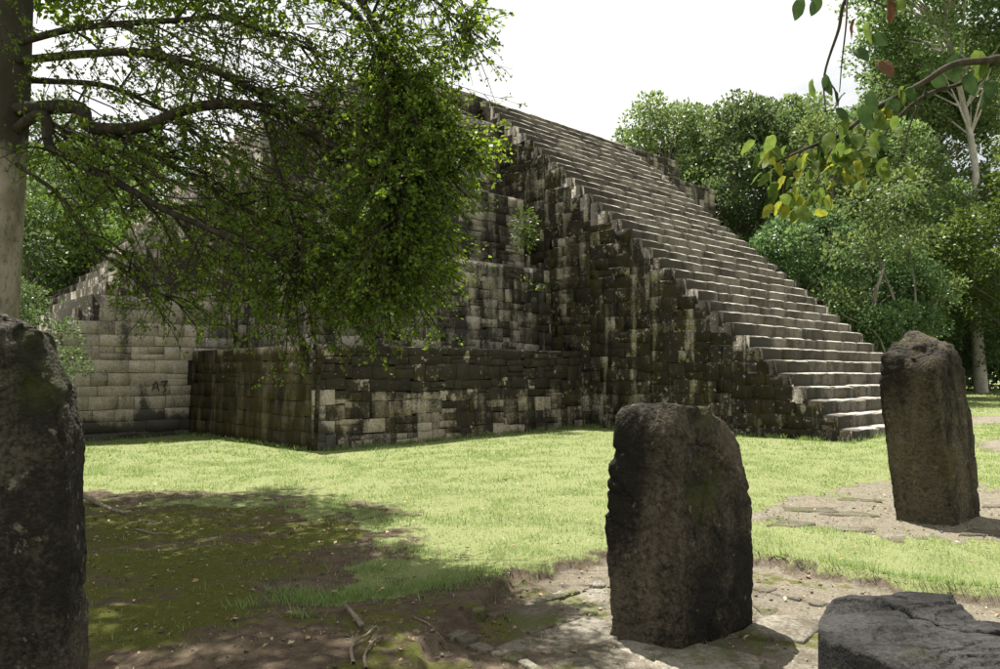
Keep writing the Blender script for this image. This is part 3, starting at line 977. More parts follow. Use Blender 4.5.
# right stela, leaning left, with a sloping broken top
stand('carved_stela', [(4.74, 7.92), (5.39, 8.45), (4.99, 8.84), (4.31, 8.31)], [1.66, 1.90, 2.12, 1.78], M['stela_b'],
      'tall brown standing stone leaning left in front of the stairway foot', lean=(-0.075, 0.02), seed=11, disp=0.028,
      bulge=([0, 0.3, 0.7, 0.9, 1.0], [0.97, 1.0, 1.0, 0.96, 0.90]), peak=0.03, strata=0.03, round_=0.035, top_round=0.04)
# left stela, closest to the camera
stand('carved_stela', [(-2.55, 3.10), (-1.86, 3.30), (-2.02, 3.75), (-2.72, 3.55)], [2.07, 1.70, 1.68, 2.03], M['stela_c'],
      'near lichen-spotted standing stone in deep shade at the left edge', lean=(-0.02, 0), seed=23, disp=0.022, 
      bulge=([0, 0.4, 0.8, 0.95, 1.0], [1.04, 1.0, 0.97, 0.93, 0.8]), peak=0.05, round_=0.05, top_round=0.06)

# ------------------------------------------------------------------ round altar
AC = np.array([2.24, 3.62])
AR, AH = 0.68, 0.44

def altar_piece(poly, h, seed, tilt=(0, 0), flake=0.02):
    """prism over a star-shaped outline with flaked, split upper face"""
    P = np.array(poly, float)
    c = P.mean(0)
    P2 = np.concatenate([P, P[:1]])
    seg = np.r_[0, np.cumsum(np.linalg.norm(np.diff(P2, axis=0), axis=1))]
    n = 150
    s = np.linspace(0, seg[-1], n, endpoint=False)
    pp = np.stack([np.interp(s, seg, P2[:, 0]), np.interp(s, seg, P2[:, 1])], 1)

    def top(x, y):
        # layers lift off along curved splits
        q = np.stack([x * 3.2 + y * 1.2, y * 12 - x * 2.5, np.full_like(x, seed)], 1)
        a = fbm(q * 0.55, 2, seed)
        h_ = h + flake * (np.floor(a * 2.4) / 2.4 + 0.4 * a) - 0.025 * sstep(0.95, 1.0, 1 - np.abs(fbm(q * 0.28, 2, seed + 3)) * 1.6) + 0.002 * fbm(np.stack([x * 30, y * 30, x * 0], 1), 3, seed + 4)
        return h_ + tilt[0] * (x - c[0]) + tilt[1] * (y - c[1])
    rows = []
    hp = top(pp[:, 0], pp[:, 1])
    for v in np.linspace(0, 1, 10):
        f = 1 + 0.012 * fbm(np.c_[pp * 6, np.full(n, v * 2)], 3, seed + 9)
        rows.append(np.c_[c[0] + (pp[:, 0] - c[0]) * f, c[1] + (pp[:, 1] - c[1]) * f, -0.12 + (hp + 0.12 - 0.02) * v])
    for k in range(1, 61):
        q = 1 - (k - 0.5) / 60 if k < 60 else 0.001
        x, y = c[0] + (pp[:, 0] - c[0]) * q, c[1] + (pp[:, 1] - c[1]) * q
        rows.append(np.c_[x, y, top(x, y)])
    V = np.concatenate(rows)
    m = len(rows)
    i, j = np.meshgrid(np.arange(m - 1), np.arange(n), indexing='ij')
    Q = np.stack([i * n + j, i * n + (j + 1) % n, (i + 1) * n + (j + 1) % n, (i + 1) * n + j], -1).reshape(-1, 4)
    mb = MB()
    mb.add(V, Q, None, 0.5)
    return mb, c

def arc(a0, a1, r=AR, k=24):
    return [(AC[0] + r * math.cos(R(a)), AC[1] + r * math.sin(R(a))) for a in np.linspace(a0, a1, k)]

ag = on_ground(AC)
altar = empty('round_altar', (AC[0], AC[1], ag))
tag(altar, 'low round grey stone altar with a split and flaking top', 'altar')
big_piece = arc(104, 330, AR, 60) + [(AC[0] + 0.30, AC[1] - 0.12), (AC[0] + 0.20, AC[1] + 0.02), (AC[0] + 0.08, AC[1] + 0.10), (AC[0] - 0.10, AC[1] + 0.30)]
mid_piece = arc(66, 101, AR, 14) + [(AC[0] - 0.07, AC[1] + 0.34), (AC[0] + 0.10, AC[1] + 0.125), (AC[0] + 0.24, AC[1] + 0.12)]
low_piece = arc(-28, 60, AR, 24) + [(AC[0] + 0.30, AC[1] + 0.16), (AC[0] + 0.26, AC[1] + 0.02), (AC[0] + 0.34, AC[1] - 0.10)]
for poly, h, sd, tl, fl in ((big_piece, AH, 2, (0, 0), 0.03), (mid_piece, AH + 0.025, 5, (0, 0.05), 0.03), (low_piece, AH - 0.12, 8, (0.04, 0.10), 0.05)):
    mb, c = altar_piece(poly, h, sd, tl, fl)
    mb.v = [v + np.array([0, 0, ag]) for v in mb.v]
    mb.build('altar_block', M['altar'], altar, (c[0], c[1], ag), smooth=False)

# ------------------------------------------------------------------ flagstones and edging
pave = empty('plaza_paving', (1.6, 4.2, 0))
tag(pave, kind='structure')
prng = np.random.default_rng(19)

def flagstone(poly, h, name='flagstone', mat='flag', parent=pave):
    P = np.array(poly, float)
    c = P.mean(0)
    n = len(P)
    z0 = gheight(P[:, 0], P[:, 1])
    zc = float(gheight(c[0], c[1])[0])
    rows = [np.c_[P, np.full(n, zc - 0.06)], np.c_[c + (P - c) * 0.99, np.full(n, zc + h - 0.012) + prng.normal(size=n) * 0.003],
            np.c_[c + (P - c) * 0.95, np.full(n, zc + h) + prng.normal(size=n) * 0.003], np.c_[c + (P - c) * 0.5, np.full(n, zc + h + 0.002) + prng.normal(size=n) * 0.003]]
    V = np.concatenate(rows + [np.array([[c[0], c[1], zc + h + 0.002]])])
    Q = [[a * n + j, a * n + (j + 1) % n, (a + 1) * n + (j + 1) % n, (a + 1) * n + j] for a in range(3) for j in range(n)]
    T = [[3 * n + j, 3 * n + (j + 1) % n, 4 * n] for j in range(n)]
    m = MB()
    m.add(V, Q, T, prng.random())
    return m.build(name, M[mat], parent, (c[0], c[1], zc))

# irregular slabs by splitting a jittered grid laid along the plaza axis
ga_ = math.atan2(RV[1], RV[0])
gcs, gsn = math.cos(ga_), math.sin(ga_)
NXP, NYP = 9, 9
gridp = {}
for i in range(NXP + 1):
    for j in range(NYP + 1):
        a = (i - 4.5) * 0.52 + prng.normal() * 0.075 + 0.14 * (j % 2)
        b = (j - 4.5) * 0.44 + prng.normal() * 0.06
        gridp[i, j] = np.array([1.45 + a * gcs - b * gsn, 4.05 + a * gsn + b * gcs])
for i in range(NXP):
    for j in range(NYP):
        q = [gridp[i, j], gridp[i + 1, j], gridp[i + 1, j + 1], gridp[i, j + 1]]
        c = np.mean(q, 0)
        sdv = float(poly_sd(np.array([c[0]]), np.array([c[1]]), SUNK)[0])
        if sdv < 0.34 or c[1] < 2.6 or c[0] > 3.6 or c[0] < 0.15: continue
        if prng.random() < 0.12: continue
        pts = []
        for k in range(4):
            p, nx_ = q[k], q[(k + 1) % 4]
            pts.append(c + (p - c) * prng.uniform(0.90, 0.95) + prng.normal(size=2) * 0.012)
            for tt in (0.33, 0.66):
                pts.append(c + (p + (nx_ - p) * tt - c) * prng.uniform(0.93, 0.97) + prng.normal(size=2) * 0.010)
        flagstone(pts, prng.uniform(0.001, 0.010))

for (px, py, a_, b_) in ((770, 512, 0.30, 0.22), (810, 508, 0.36, 0.26), (850, 512, 0.40, 0.25), (790, 522, 0.32, 0.2), (840, 526, 0.42, 0.22), (880, 530, 0.36, 0.2), (860, 500, 0.3, 0.22), (1000, 505, 0.3, 0.22), (905, 535, 0.3, 0.16), (985, 530, 0.36, 0.2)):
    g = gnd(px, py, 0.03)
    th = np.sort(prng.uniform(0, 2 * np.pi, 4) * 0.15 + np.arange(4) * np.pi / 2)
    P = []
    for k in range(4):
        p0_, p1_ = np.array([math.cos(th[k]), math.sin(th[k])]), np.array([math.cos(th[(k + 1) % 4]), math.sin(th[(k + 1) % 4])])
        for tt in (0, 0.35, 0.7): P.append((p0_ + (p1_ - p0_) * tt) * prng.uniform(0.9, 1.1))
    P = np.array(P) * np.array([a_, b_]) + g[:2]
    flagstone(P, prng.uniform(0.002, 0.010))

def edging(path_px, n, size):
    pts = smooth_path([gnd(*p) for p in path_px], 12)
    sl = np.r_[0, np.cumsum(np.linalg.norm(np.diff(pts, axis=0), axis=1))]
    s = 0.0
    while s < sl[-1]:
        l = prng.uniform(*size)
        p = np.array([np.interp(s, sl, pts[:, k]) for k in range(2)])
        q = np.array([np.interp(min(s + l * 0.93, sl[-1]), sl, pts[:, k]) for k in range(2)])
        e = q - p
        if np.linalg.norm(e) < 0.02: break
        w = np.array([-e[1], e[0]]) / np.linalg.norm(e) * prng.uniform(0.035, 0.075)
        P = [p - w, (p + q) / 2 - w * prng.uniform(0.9, 1.2), q - w, q + w * 0.8, (p + q) / 2 + w, p + w * 0.8]
        P = [a + prng.normal(size=2) * 0.008 for a in P]
        if prng.random() < 0.85: flagstone(P, prng.uniform(0.012, 0.035), 'edging_stone')
        s += l

edging([(452, 612), (480, 605), (530, 592), (570, 580), (606, 571)], 10, (0.08, 0.2))
edging([(452, 622), (478, 634), (520, 648), (560, 668)], 10, (0.08, 0.18))
edging([(757, 577), (790, 585), (830, 595), (860, 603)], 10, (0.10, 0.26))

# ------------------------------------------------------------------ lawn
grng = np.random.default_rng(5)
gb = MB()

def in_pyramid(x, y):
    dx, dy = x - PY[0], y - PY[1]
    r_, u_ = dx * RV[0] + dy * RV[1], dx * UV[0] + dy * UV[1]
    body = (r_ > -0.05) & (u_ > -0.08)
    st = (r_ > ST_R0 - 0.25) & (r_ < ST_R1 + 0.25) & (u_ > ST_U0 - 0.02)
    lst = (u_ > LS_U0 - 0.08) & (r_ > -LS_R - 0.1)
    return body | st | lst

for (y0, y1, dens, hgt, wid) in ((3.6, 7.0, 5200, 0.042, 0.0045), (7.0, 10.0, 3000, 0.044, 0.007), (10, 14, 1500, 0.048, 0.011), (14, 20, 620, 0.055, 0.018), (20, 32, 170, 0.065, 0.035), (32, 46, 45, 0.08, 0.07)):
    area = (y1 - y0) * ((y0 + y1) * 0.72 + 2.0)
    n = int(area * dens)
    y = np.sqrt(grng.uniform(y0 ** 2, y1 ** 2, n))
    x = grng.uniform(-1, 1, n) * (0.72 * y + 1.0)
    z, gm_, mo_, gv_ = ground_fields(x, y)
    p2 = np.stack([x, y, 0 * x], 1)
    tuft = 0.55 + 0.65 * fbm(p2 * 3.1, 3, 77)
    sprig = np.where(fbm(p2 * 2.3, 3, 83) > 0.25, 0.06, 0.008)
    keep = (grng.random(n) < np.maximum(gm_ * np.clip(tuft, 0.25, 1), sprig)) & ~in_pyramid(x, y)
    x, y, z, gm2, tf = x[keep], y[keep], z[keep], gm_[keep], tuft[keep]
    n = len(x)
    ang = grng.uniform(0, 2 * np.pi, n)
    hh = hgt * grng.uniform(0.4, 1.25, n) * (0.7 + 0.4 * np.clip(tf, 0, 1.3))
    lean = grng.uniform(0.2, 1.5, n)
    w = wid * grng.uniform(0.6, 1.3, n)
    base = np.stack([x, y, z - 0.004], 1)
    side = np.stack([np.cos(ang), np.sin(ang), 0 * ang], 1)
    fwd = np.stack([-np.sin(ang), np.cos(ang), 0 * ang], 1)
    tip = base + fwd * (hh * lean * 0.7)[:, None] + np.array([0, 0, 1]) * (hh / np.sqrt(1 + 0.3 * lean ** 2))[:, None] + side * (grng.normal(size=n) * w)[:, None]
    V = np.stack([base - side * w[:, None] * 0.5, base + side * w[:, None] * 0.5, tip], 1).reshape(-1, 3)
    gb.add(V, None, np.arange(3 * n).reshape(-1, 3), grng.random(n))
# taller ragged tufts on the shaded margin and along the sod edge
tp = []
for (px, py, k, sp) in ((300, 600, 260, 0.10), (330, 602, 220, 0.1), (355, 596, 240, 0.12), (390, 592, 220, 0.12), (425, 585, 220, 0.12), (290, 592, 120, 0.08), (455, 580, 200, 0.14),
                        (490, 575, 160, 0.14), (240, 607, 50, 0.05), (300, 618, 40, 0.04), (410, 520, 160, 0.2), (360, 515, 160, 0.25), (300, 505, 140, 0.25), (400, 550, 180, 0.15), (370, 570, 160, 0.12)):
    g = gnd(px, py)
    tp.append(np.c_[g[0] + grng.normal(size=k) * sp * 1.3, g[1] + grng.normal(size=k) * sp * 0.8])
for px in range(760, 1240, 6):
    g = gnd(px, np.interp(px, [757, 790, 850, 905, 950, 1000, 1200], [554, 559, 569, 581, 586, 589, 603]))
    tp.append(np.c_[g[0] + grng.normal(size=10) * 0.03, g[1] + grng.normal(size=10) * 0.025])
for (ra, ua, rb, ub, k) in ((0.05, -0.13, ST_R0 - 0.3, -0.13, 1100), (-0.12, 0, -0.12, 6.8, 700), (ST_R0 - 0.34, -0.2, ST_R0 - 0.24, ST_U0, 900), (ST_R0 - 0.1, ST_U0 - 0.06, ST_R1, ST_U0 - 0.06, 300), (-LS_R, LS_U0 - 0.1, -0.15, LS_U0 - 0.1, 500)):
    f_ = grng.random(k)
    f_ = f_ + 0.05 * np.sin(f_ * 60)
    q_ = W(ra + (rb - ra) * f_, ua + (ub - ua) * f_, 0)[:, :2]
    tp.append(q_ + grng.normal(size=(k, 2)) * 0.035)
tp = np.concatenate(tp)
n = len(tp)
z = gheight(tp[:, 0], tp[:, 1])
ang = grng.uniform(0, 2 * np.pi, n)
hh = grng.uniform(0.03, 0.095, n) * np.where(tp[:, 1] > 12, 1.5, 1.0)
base = np.c_[tp, z - 0.004]
side, fwd = np.c_[np.cos(ang), np.sin(ang), 0 * ang], np.c_[-np.sin(ang), np.cos(ang), 0 * ang]
tip = base + fwd * (hh * grng.uniform(0.3, 1.2, n))[:, None] + np.array([0, 0, 1]) * hh[:, None]
wd_ = 0.004 + 0.0007 * np.maximum(0, tp[:, 1] - 6)[:, None]
gb.add(np.stack([base - side * wd_, base + side * wd_, tip], 1).reshape(-1, 3), None, np.arange(3 * n).reshape(-1, 3), grng.random(n) * 0.6)
lawn = gb.build('lawn_grass', M['blade'])
tag(lawn, 'short sunlit green lawn in front of the pyramid', 'grass', kind='stuff')

# leaf litter and grit
lb = MB()
n = 5200
y = np.sqrt(grng.uniform(2.6 ** 2, 11 ** 2, n))
x = grng.uniform(-1, 1, n) * (0.7 * y + 0.5)
z, gm_, _, _ = ground_fields(x, y)
keep = grng.random(n) < (1.0 - 0.62 * gm_)
x, y, z, g2 = x[keep], y[keep], z[keep], gm_[keep]
n = len(x)
ang = grng.uniform(0, 2 * np.pi, n)
sz = 0.010 + 0.05 * grng.random(n) ** 2.6
d = np.c_[np.cos(ang), np.sin(ang), grng.normal(size=n) * 0.25]
w = np.c_[-np.sin(ang), np.cos(ang), grng.normal(size=n) * 0.25]
c = np.c_[x, y, z + 0.016 + 0.03 * g2]
V = np.stack([c, c + d * (sz * .45)[:, None] + w * (sz * .28)[:, None] + np.array([0, 0, .008]), c + d * sz[:, None], c + d * (sz * .5)[:, None] - w * (sz * .28)[:, None] + np.array([0, 0, .004])], 1)
lb.add(V.reshape(-1, 3), np.arange(4 * n).reshape(-1, 4), None, grng.random(n))
lo = lb.build('leaf_litter', M['litter'])
tag(lo, 'scattered dry brown leaves over the bare ground', 'leaves', kind='stuff')

pb = MB()
n = 3500
y = np.sqrt(grng.uniform(2.6 ** 2, 9 ** 2, n))
x = grng.uniform(-1, 1, n) * (0.7 * y + 0.5)
z, gm_, _, _ = ground_fields(x, y)
keep = grng.random(n) < (0.9 - gm_)
octa = np.array([[1, 0, 0], [0, 1, 0], [-1, 0, 0], [0, -1, 0], [0, 0, .7], [0, 0, -.7]], float)
ot = np.array([[0, 1, 4], [1, 2, 4], [2, 3, 4], [3, 0, 4], [1, 0, 5], [2, 1, 5], [3, 2, 5], [0, 3, 5]])
for xx, yy, zz_ in zip(x[keep], y[keep], z[keep]):
    s = 0.005 + 0.016 * grng.random() ** 2.5
    pb.add(np.array([xx, yy, zz_ + s * 0.3]) + octa * s * grng.uniform(0.6, 1.2, (6, 3)), None, ot, grng.random())
po = pb.build('gravel', M['flag'])
tag(po, 'small stones scattered over the bare soil', 'gravel', kind='stuff')

# fallen wood
def stick(pts_px, r0, r1, label, lift=0.012, name='fallen_branch'):
    pts = []
    for k, p in enumerate(pts_px):
        g = gnd(p[0], p[1])
        zz_ = on_ground(g) + (p[2] if len(p) > 2 else 0) + lift
        pts.append((g[0], g[1], zz_))
    P = smooth_path(pts, 5)
    P = P + 0.006 * np.stack([vnoise(P * 9, 1), vnoise(P * 9, 2), vnoise(P * 9, 3)], 1)
    m = MB()
    tube(m, P, np.linspace(r0, r1, len(P)) * (1 + 0.15 * np.sin(np.arange(len(P)) * 2.1)), 9)
    o = m.build(name, M['wood'], None, P[0], smooth=True)
    tag(o, label, 'branch', )
    return o

stick([(60, 494, 0.10), (86, 502, 0.06), (108, 510, 0.0), (125, 517, 0.0)], 0.040, 0.018, 'thick dead branch lying on moss beside the near stone')
stick([(344, 612, 0.03), (352, 620, 0.02), (362, 631, 0.0)], 0.013, 0.017, 'short thick stub of wood lying on dark soil below the grass tuft')
stick([(353, 669), (351, 655, 0.01), (358, 645, 0.01), (368, 640, 0.02), (377, 630, 0.0)], 0.011, 0.006, 'pale forked root curling out of the soil at the bottom edge')
stick([(366, 672), (364, 660, 0.0), (372, 650, 0.01), (382, 640, 0.0)], 0.010, 0.006, 'thin pale root running alongside the forked root')
stick([(412, 621, 0.01), (428, 628, 0.0), (446, 633, 0.01)], 0.006, 0.004, 'thin dark twig lying on bare soil left of the paving')
stick([(135, 530), (150, 534, 0.01), (170, 536, 0.0)], 0.008, 0.005, 'small dark twig lying flat on the moss')

# ------------------------------------------------------------------ left tree over the lawn
tr = np.random.default_rng(101)
TB = np.array([-5.47, 8.05])
tz = on_ground(TB)
ltree = empty('spreading_tree', (TB[0], TB[1], tz))
tag(ltree, 'large spreading tree with pale trunk and drooping small-leaved boughs', 'tree')
m = MB()
trunk = smooth_path([(TB[0] - 0.05, TB[1], tz - 0.2), (TB[0], TB[1], tz + 0.6), (TB[0] - 0.02, TB[1] + 0.02, 2.2), (TB[0] + 0.04, TB[1], 4.2), (TB[0] + 0.02, TB[1] + 0.1, 6.2), (TB[0] + 0.2, TB[1], 8.5), (TB[0], TB[1] + 0.2, 10.5)], 8)
rad = np.interp(np.linspace(0, 1, len(trunk)), [0, 0.12, 0.3, 0.55, 0.8, 1], [0.44, 0.31, 0.26, 0.25, 0.19, 0.06])
tube(m, trunk, rad, 20)
m.build('trunk', M['bark'], ltree, (TB[0], TB[1], tz), smooth=True)

leaf_c, leaf_d, leaf_s = [], [], []
twigs = MB()

def twig_leaves(p, dirn, n, ln, size):
    """a twig with small leaves set along it"""
    dirn = dirn / (np.linalg.norm(dirn) + 1e-9)
    end = p + dirn * ln + np.array([0, 0, -0.18 * ln])
    mid = (p + end) / 2 + tr.normal(size=3) * 0.03 * ln + np.array([0, 0, 0.05 * ln])
    tube(twigs, np.array([p, mid, end]), [0.005, 0.004, 0.002], 3, cap=False)
    tt = tr.random(n) ** 0.7
    c = np.where(tt[:, None] < 0.5, p + (mid - p) * tt[:, None] * 2, mid + (end - mid) * (tt[:, None] * 2 - 1))
    c = c + tr.normal(size=(n, 3)) * 0.012
    d = dirn + tr.normal(size=(n, 3)) * 0.9 + np.array([0, 0, -0.1])
    leaf_c.append(c)
    leaf_d.append(d)
    leaf_s.append(size * tr.uniform(0.45, 1.35, n) * tr.uniform(0.75, 1.15))

def bough(pts, r0, r1, nsec, seclen, ntw, nlf, size=0.052, spread=0.9, droop=-0.35, start=0.15, mat='limb', sides=9):
    r0, nsec, ntw, nlf = r0 * 0.62, int(nsec * 1.35), ntw + 2, nlf + 3
    P = smooth_path(pts, 7)
    m_ = MB()
    wob = 0.04 * np.stack([vnoise(P * 1.7, 4), vnoise(P * 1.7, 5), vnoise(P * 1.7, 6)], 1)
    wob[0] = 0
    P = P + wob
    tube(m_, P, np.linspace(r0, r1, len(P)), sides)
    o = m_.build('branch', M[mat], ltree, P[0], smooth=True)
    tg = np.gradient(P, axis=0)
    tg /= np.linalg.norm(tg, axis=1)[:, None]
    for k in range(nsec):
        f = start + (1 - start) * (k + tr.random()) / nsec
        i = min(int(f * (len(P) - 1)), len(P) - 1)
        p0 = P[i]
        d = tg[i] * 0.8 + tr.normal(size=3) * spread * np.array([0.6, 0.9, 0.6]) + np.array([0.25, 0, droop])
        d /= np.linalg.norm(d)
        L = seclen * tr.uniform(0.5, 1.25)
        q = smooth_path([p0, p0 + d * L * 0.5 + np.array([0, 0, 0.05]), p0 + d * L + np.array([0, 0, droop * 0.35 * L])], 4)
        tube(twigs, q, np.linspace(min(r1 * 1.3, 0.016), 0.004, len(q)), 4, cap=False)
        for _ in range(ntw):
            j = tr.integers(2, len(q))
            dd = d + tr.normal(size=3) * 0.85 + np.array([0.1, 0, -0.1])
            twig_leaves(q[j], dd, tr.integers(max(2, nlf - 6), nlf + 6), tr.uniform(0.15, 0.45), size)
    return P

T0 = lambda z: np.array([TB[0] + 0.05, TB[1], z])
# boughs visible in the photograph
bough([T0(4.45), at(75, 108, 7.7), at(88, 128, 7.4), at(140, 128, 7.2), at(200, 107, 7.0), at(262, 108, 6.9), at(305, 130, 6.8), at(370, 165, 6.6), at(405, 185, 6.4)], 0.13, 0.02, 22, 0.8, 6, 12)
bough([T0(4.15), at(44, 116, 7.8), at(50, 150, 7.6), at(75, 160, 7.4), at(112, 180, 7.2), at(170, 212, 7.0), at(235, 240, 6.8), at(300, 262, 6.6)], 0.10, 0.018, 20, 0.8, 5, 11)
bough([at(88, 128, 7.4), at(140, 148, 7.3), at(200, 182, 7.4), at(260, 215, 7.4), at(330, 240, 7.3), at(380, 275, 7.2)], 0.06, 0.012, 20, 0.8, 6, 11)
bough([T0(5.2), at(100, 24, 7.9), at(200, 20, 7.7), at(260, 30, 7.5), at(330, 60, 7.3)], 0.07, 0.012, 16, 0.8, 5, 10)
bough([T0(5.0), at(130, 50, 7.6), at(200, 66, 7.3), at(250, 90, 7.1), at(330, 116, 6.9), at(390, 130, 6.7)], 0.075, 0.014, 20, 0.8, 5, 10)
bough([T0(4.6), at(100, 150, 8.6), at(150, 190, 9.0), at(210, 250, 9.2), at(260, 290, 9.2)], 0.06, 0.012, 18, 0.9, 6, 12)
bough([T0(4.8), at(120, 90, 8.8), at(220, 150, 9.2), at(300, 220, 9.3), at(350, 290, 9.2)], 0.06, 0.012, 20, 0.9, 6, 12)
bough([T0(4.0), at(60, 200, 7.7), at(90, 240, 7.5), at(130, 275, 7.4), at(170, 300, 7.3)], 0.04, 0.01, 12, 0.6, 5, 11)
# the heavy hanging bough at the right
bough([T0(6.3), at(230, -60, 7.4), at(330, -30, 7.0), at(380, 40, 6.6), at(392, 120, 6.4), at(398, 190, 6.3), at(390, 250, 6.3)], 0.09, 0.014, 52, 0.55, 8, 15, spread=1.0, start=0.45)
bough([T0(6.0), at(300, -10, 7.2), at(380, 50, 6.9), at(412, 140, 6.8), at(418, 230, 6.8)], 0.07, 0.012, 34, 0.5, 8, 14, spread=1.0, start=0.5)
bough([T0(6.5), at(300, -70, 7.0), at(390, -30, 6.7), at(440, 8, 6.5), at(468, 32, 6.4)], 0.06, 0.006, 16, 0.4, 6, 11, start=0.5)
bough([at(330, 116, 6.9), at(370, 200, 7.0), at(380, 245, 7.0), at(375, 275, 7.0)], 0.03, 0.008, 30, 0.55, 8, 14, spread=1.0, start=0.1)
bough([at(260, 108, 6.9), at(290, 200, 6.9), at(300, 250, 6.9), at(290, 275, 6.9)], 0.03, 0.008, 18, 0.6, 6, 11, spread=1.0, start=0.3)
bough([at(400, 120, 6.4), at(440, 130, 6.6), at(470, 145, 6.8)], 0.02, 0.005, 16, 0.28, 7, 13, start=0.1)

def clump(px, py, d, rx, ry, rd, n, nl=16, size=0.052):
    n = int(n * 1.3)
    c = at(px, py, d)
    for _ in range(n):
        v = tr.normal(size=3)
        v = v / np.linalg.norm(v) * tr.random() ** 0.4
        p = c + v * np.array([rx, rd, ry])
        twig_leaves(p, v + np.array([0.3, 0, -0.4]) + tr.normal(size=3) * 0.5, nl, tr.uniform(0.15, 0.35), size)
clump(392, 215, 6.6, 0.42, 0.65, 0.6, 260)
clump(408, 150, 6.7, 0.36, 0.5, 0.5, 150)
clump(395, 275, 6.6, 0.48, 0.25, 0.5, 110)
clump(325, 265, 6.9, 0.5, 0.35, 0.6, 110)
clump(250, 262, 7.4, 0.7, 0.4, 0.8, 80)
clump(165, 265, 7.8, 0.6, 0.4, 0.8, 30)
clump(408, 60, 6.7, 0.40, 0.5, 0.5, 120)
clump(230, 210, 8.6, 1.0, 0.5, 0.7, 60)

for (px, py, d_, rx_, ry_, n_) in ((120, 60, 7.6, 0.9, 0.45, 75), (215, 55, 7.4, 0.9, 0.4, 75), (310, 50, 7.2, 0.8, 0.45, 80), (330, 110, 7.0, 0.6, 0.35, 60), (185, 130, 7.6, 0.9, 0.35, 70), (40, 40, 7.3, 0.45, 0.5, 50),
                                  (60, 150, 7.5, 0.4, 0.3, 20), (270, 170, 7.4, 0.8, 0.5, 90), (370, 40, 7.0, 0.5, 0.5, 90), (255, 5, 7.6, 1.2, 0.3, 90), (160, 8, 7.8, 1.0, 0.3, 60), (300, 230, 8.3, 0.9, 0.6, 120), (180, 310, 8.2, 0.7, 0.25, 45)):
    clump(px, py, d_, rx_, ry_, 0.7, int(n_ * 0.8), 13)
# long thin branchlets sweeping down to the right
for k in range(70):
    px0, py0 = tr.uniform(60, 330), tr.uniform(20, 190)
    d0 = tr.uniform(6.6, 8.6)
    L_ = tr.uniform(90, 200)
    sl = tr.uniform(0.15, 0.75)
    q = smooth_path([at(px0, py0, d0), at(px0 + L_ * 0.5, py0 + L_ * sl * 0.38, d0 - 0.1), at(px0 + L_, py0 + L_ * sl, d0 - 0.25)], 6)
    q = q + 0.09 * np.stack([vnoise(q * 2.2 + k, 4), vnoise(q * 2.2 + k, 5), vnoise(q * 2.2 + k, 6)], 1)
    tube(twigs, q, np.linspace(0.009, 0.002, len(q)), 4, cap=False)
    for j in range(3, len(q)):
        if tr.random() < 0.5: twig_leaves(q[j], (q[-1] - q[0]) + tr.normal(size=3) * 0.8, tr.integers(5, 12), tr.uniform(0.1, 0.3), 0.05)
# crown over the boughs (above the photograph's frame): it shades the moss and the near stone
cr = np.random.default_rng(55)
CH = 8.6
shift = np.array([sun_dir.x, sun_dir.y]) / sun_dir.z * CH
SHADE = [(-8, 10.3), (-2.1, 10.3), (-1.4, 9.2), (-0.9, 7.7), (-0.8, 6.4), (-0.5, 5.6), (0.1, 4.5), (0.3, 2.6), (-8, 2.6)]
ends = [(x_ + shift[0], y_ + shift[1]) for x_, y_ in ((-1.6, 9.0), (-4.0, 9.6), (-6.6, 8.6), (-1.4, 6.6), (-3.6, 6.8), (-1.0, 4.8), (-3.0, 4.4), (-5.4, 4.4), (-7.0, 6.4), (-4.6, 3.0), (-0.8, 3.2))]
for ex, ey in ends:
    p0 = np.array([TB[0] + 0.08, TB[1] + 0.1, 7.2 + cr.random()])
    p1 = np.array([ex, ey, CH + cr.normal() * 0.2])
    m_ = MB()
    tube(m_, smooth_path([p0, (p0 * 0.55 + p1 * 0.45) + np.array([0, 0, 0.25]), p1], 6), np.linspace(0.10, 0.02, 13), 8)
    m_.build('branch', M['limb'], ltree, p0, smooth=True)
placed = 0
while placed < 440:
    gx_, gy_ = cr.uniform(-8, 0.4), cr.uniform(2.6, 10.4)
    if poly_sd(np.array([gx_]), np.array([gy_]), SHADE)[0] + 0.5 * fbm(np.array([[gx_ * 1.3, gy_ * 1.3, 0]]), 2, 8)[0] < 0.35: continue
    placed += 1
    c0 = np.array([gx_ + shift[0], gy_ + shift[1], CH + cr.normal() * 0.45])
    k = 130
    v = cr.normal(size=(k, 3))
    v = v / np.linalg.norm(v, axis=1)[:, None] * (cr.random(k) ** 0.5)[:, None]
    leaf_c.append(c0 + v * np.array([0.5, 0.5, 0.25]))
    leaf_d.append(v + cr.normal(size=(k, 3)) * 0.5 + np.array([0, 0, -0.3]))
    leaf_s.append(0.14 * cr.uniform(0.7, 1.3, k))
twigs.build('twigs', M['twig'], ltree, (TB[0], TB[1], 4))
fol = MB()
leaf_quads(fol, np.concatenate(leaf_c), np.concatenate(leaf_d), np.concatenate(leaf_s) * 0.84, tr, 0.33, 0.07)
fo2 = fol.build('foliage', M['near_leaf'], ltree, (TB[0], TB[1], 4))
tag(fo2, kind='stuff')

print('near leaves', sum(len(c) for c in leaf_c))
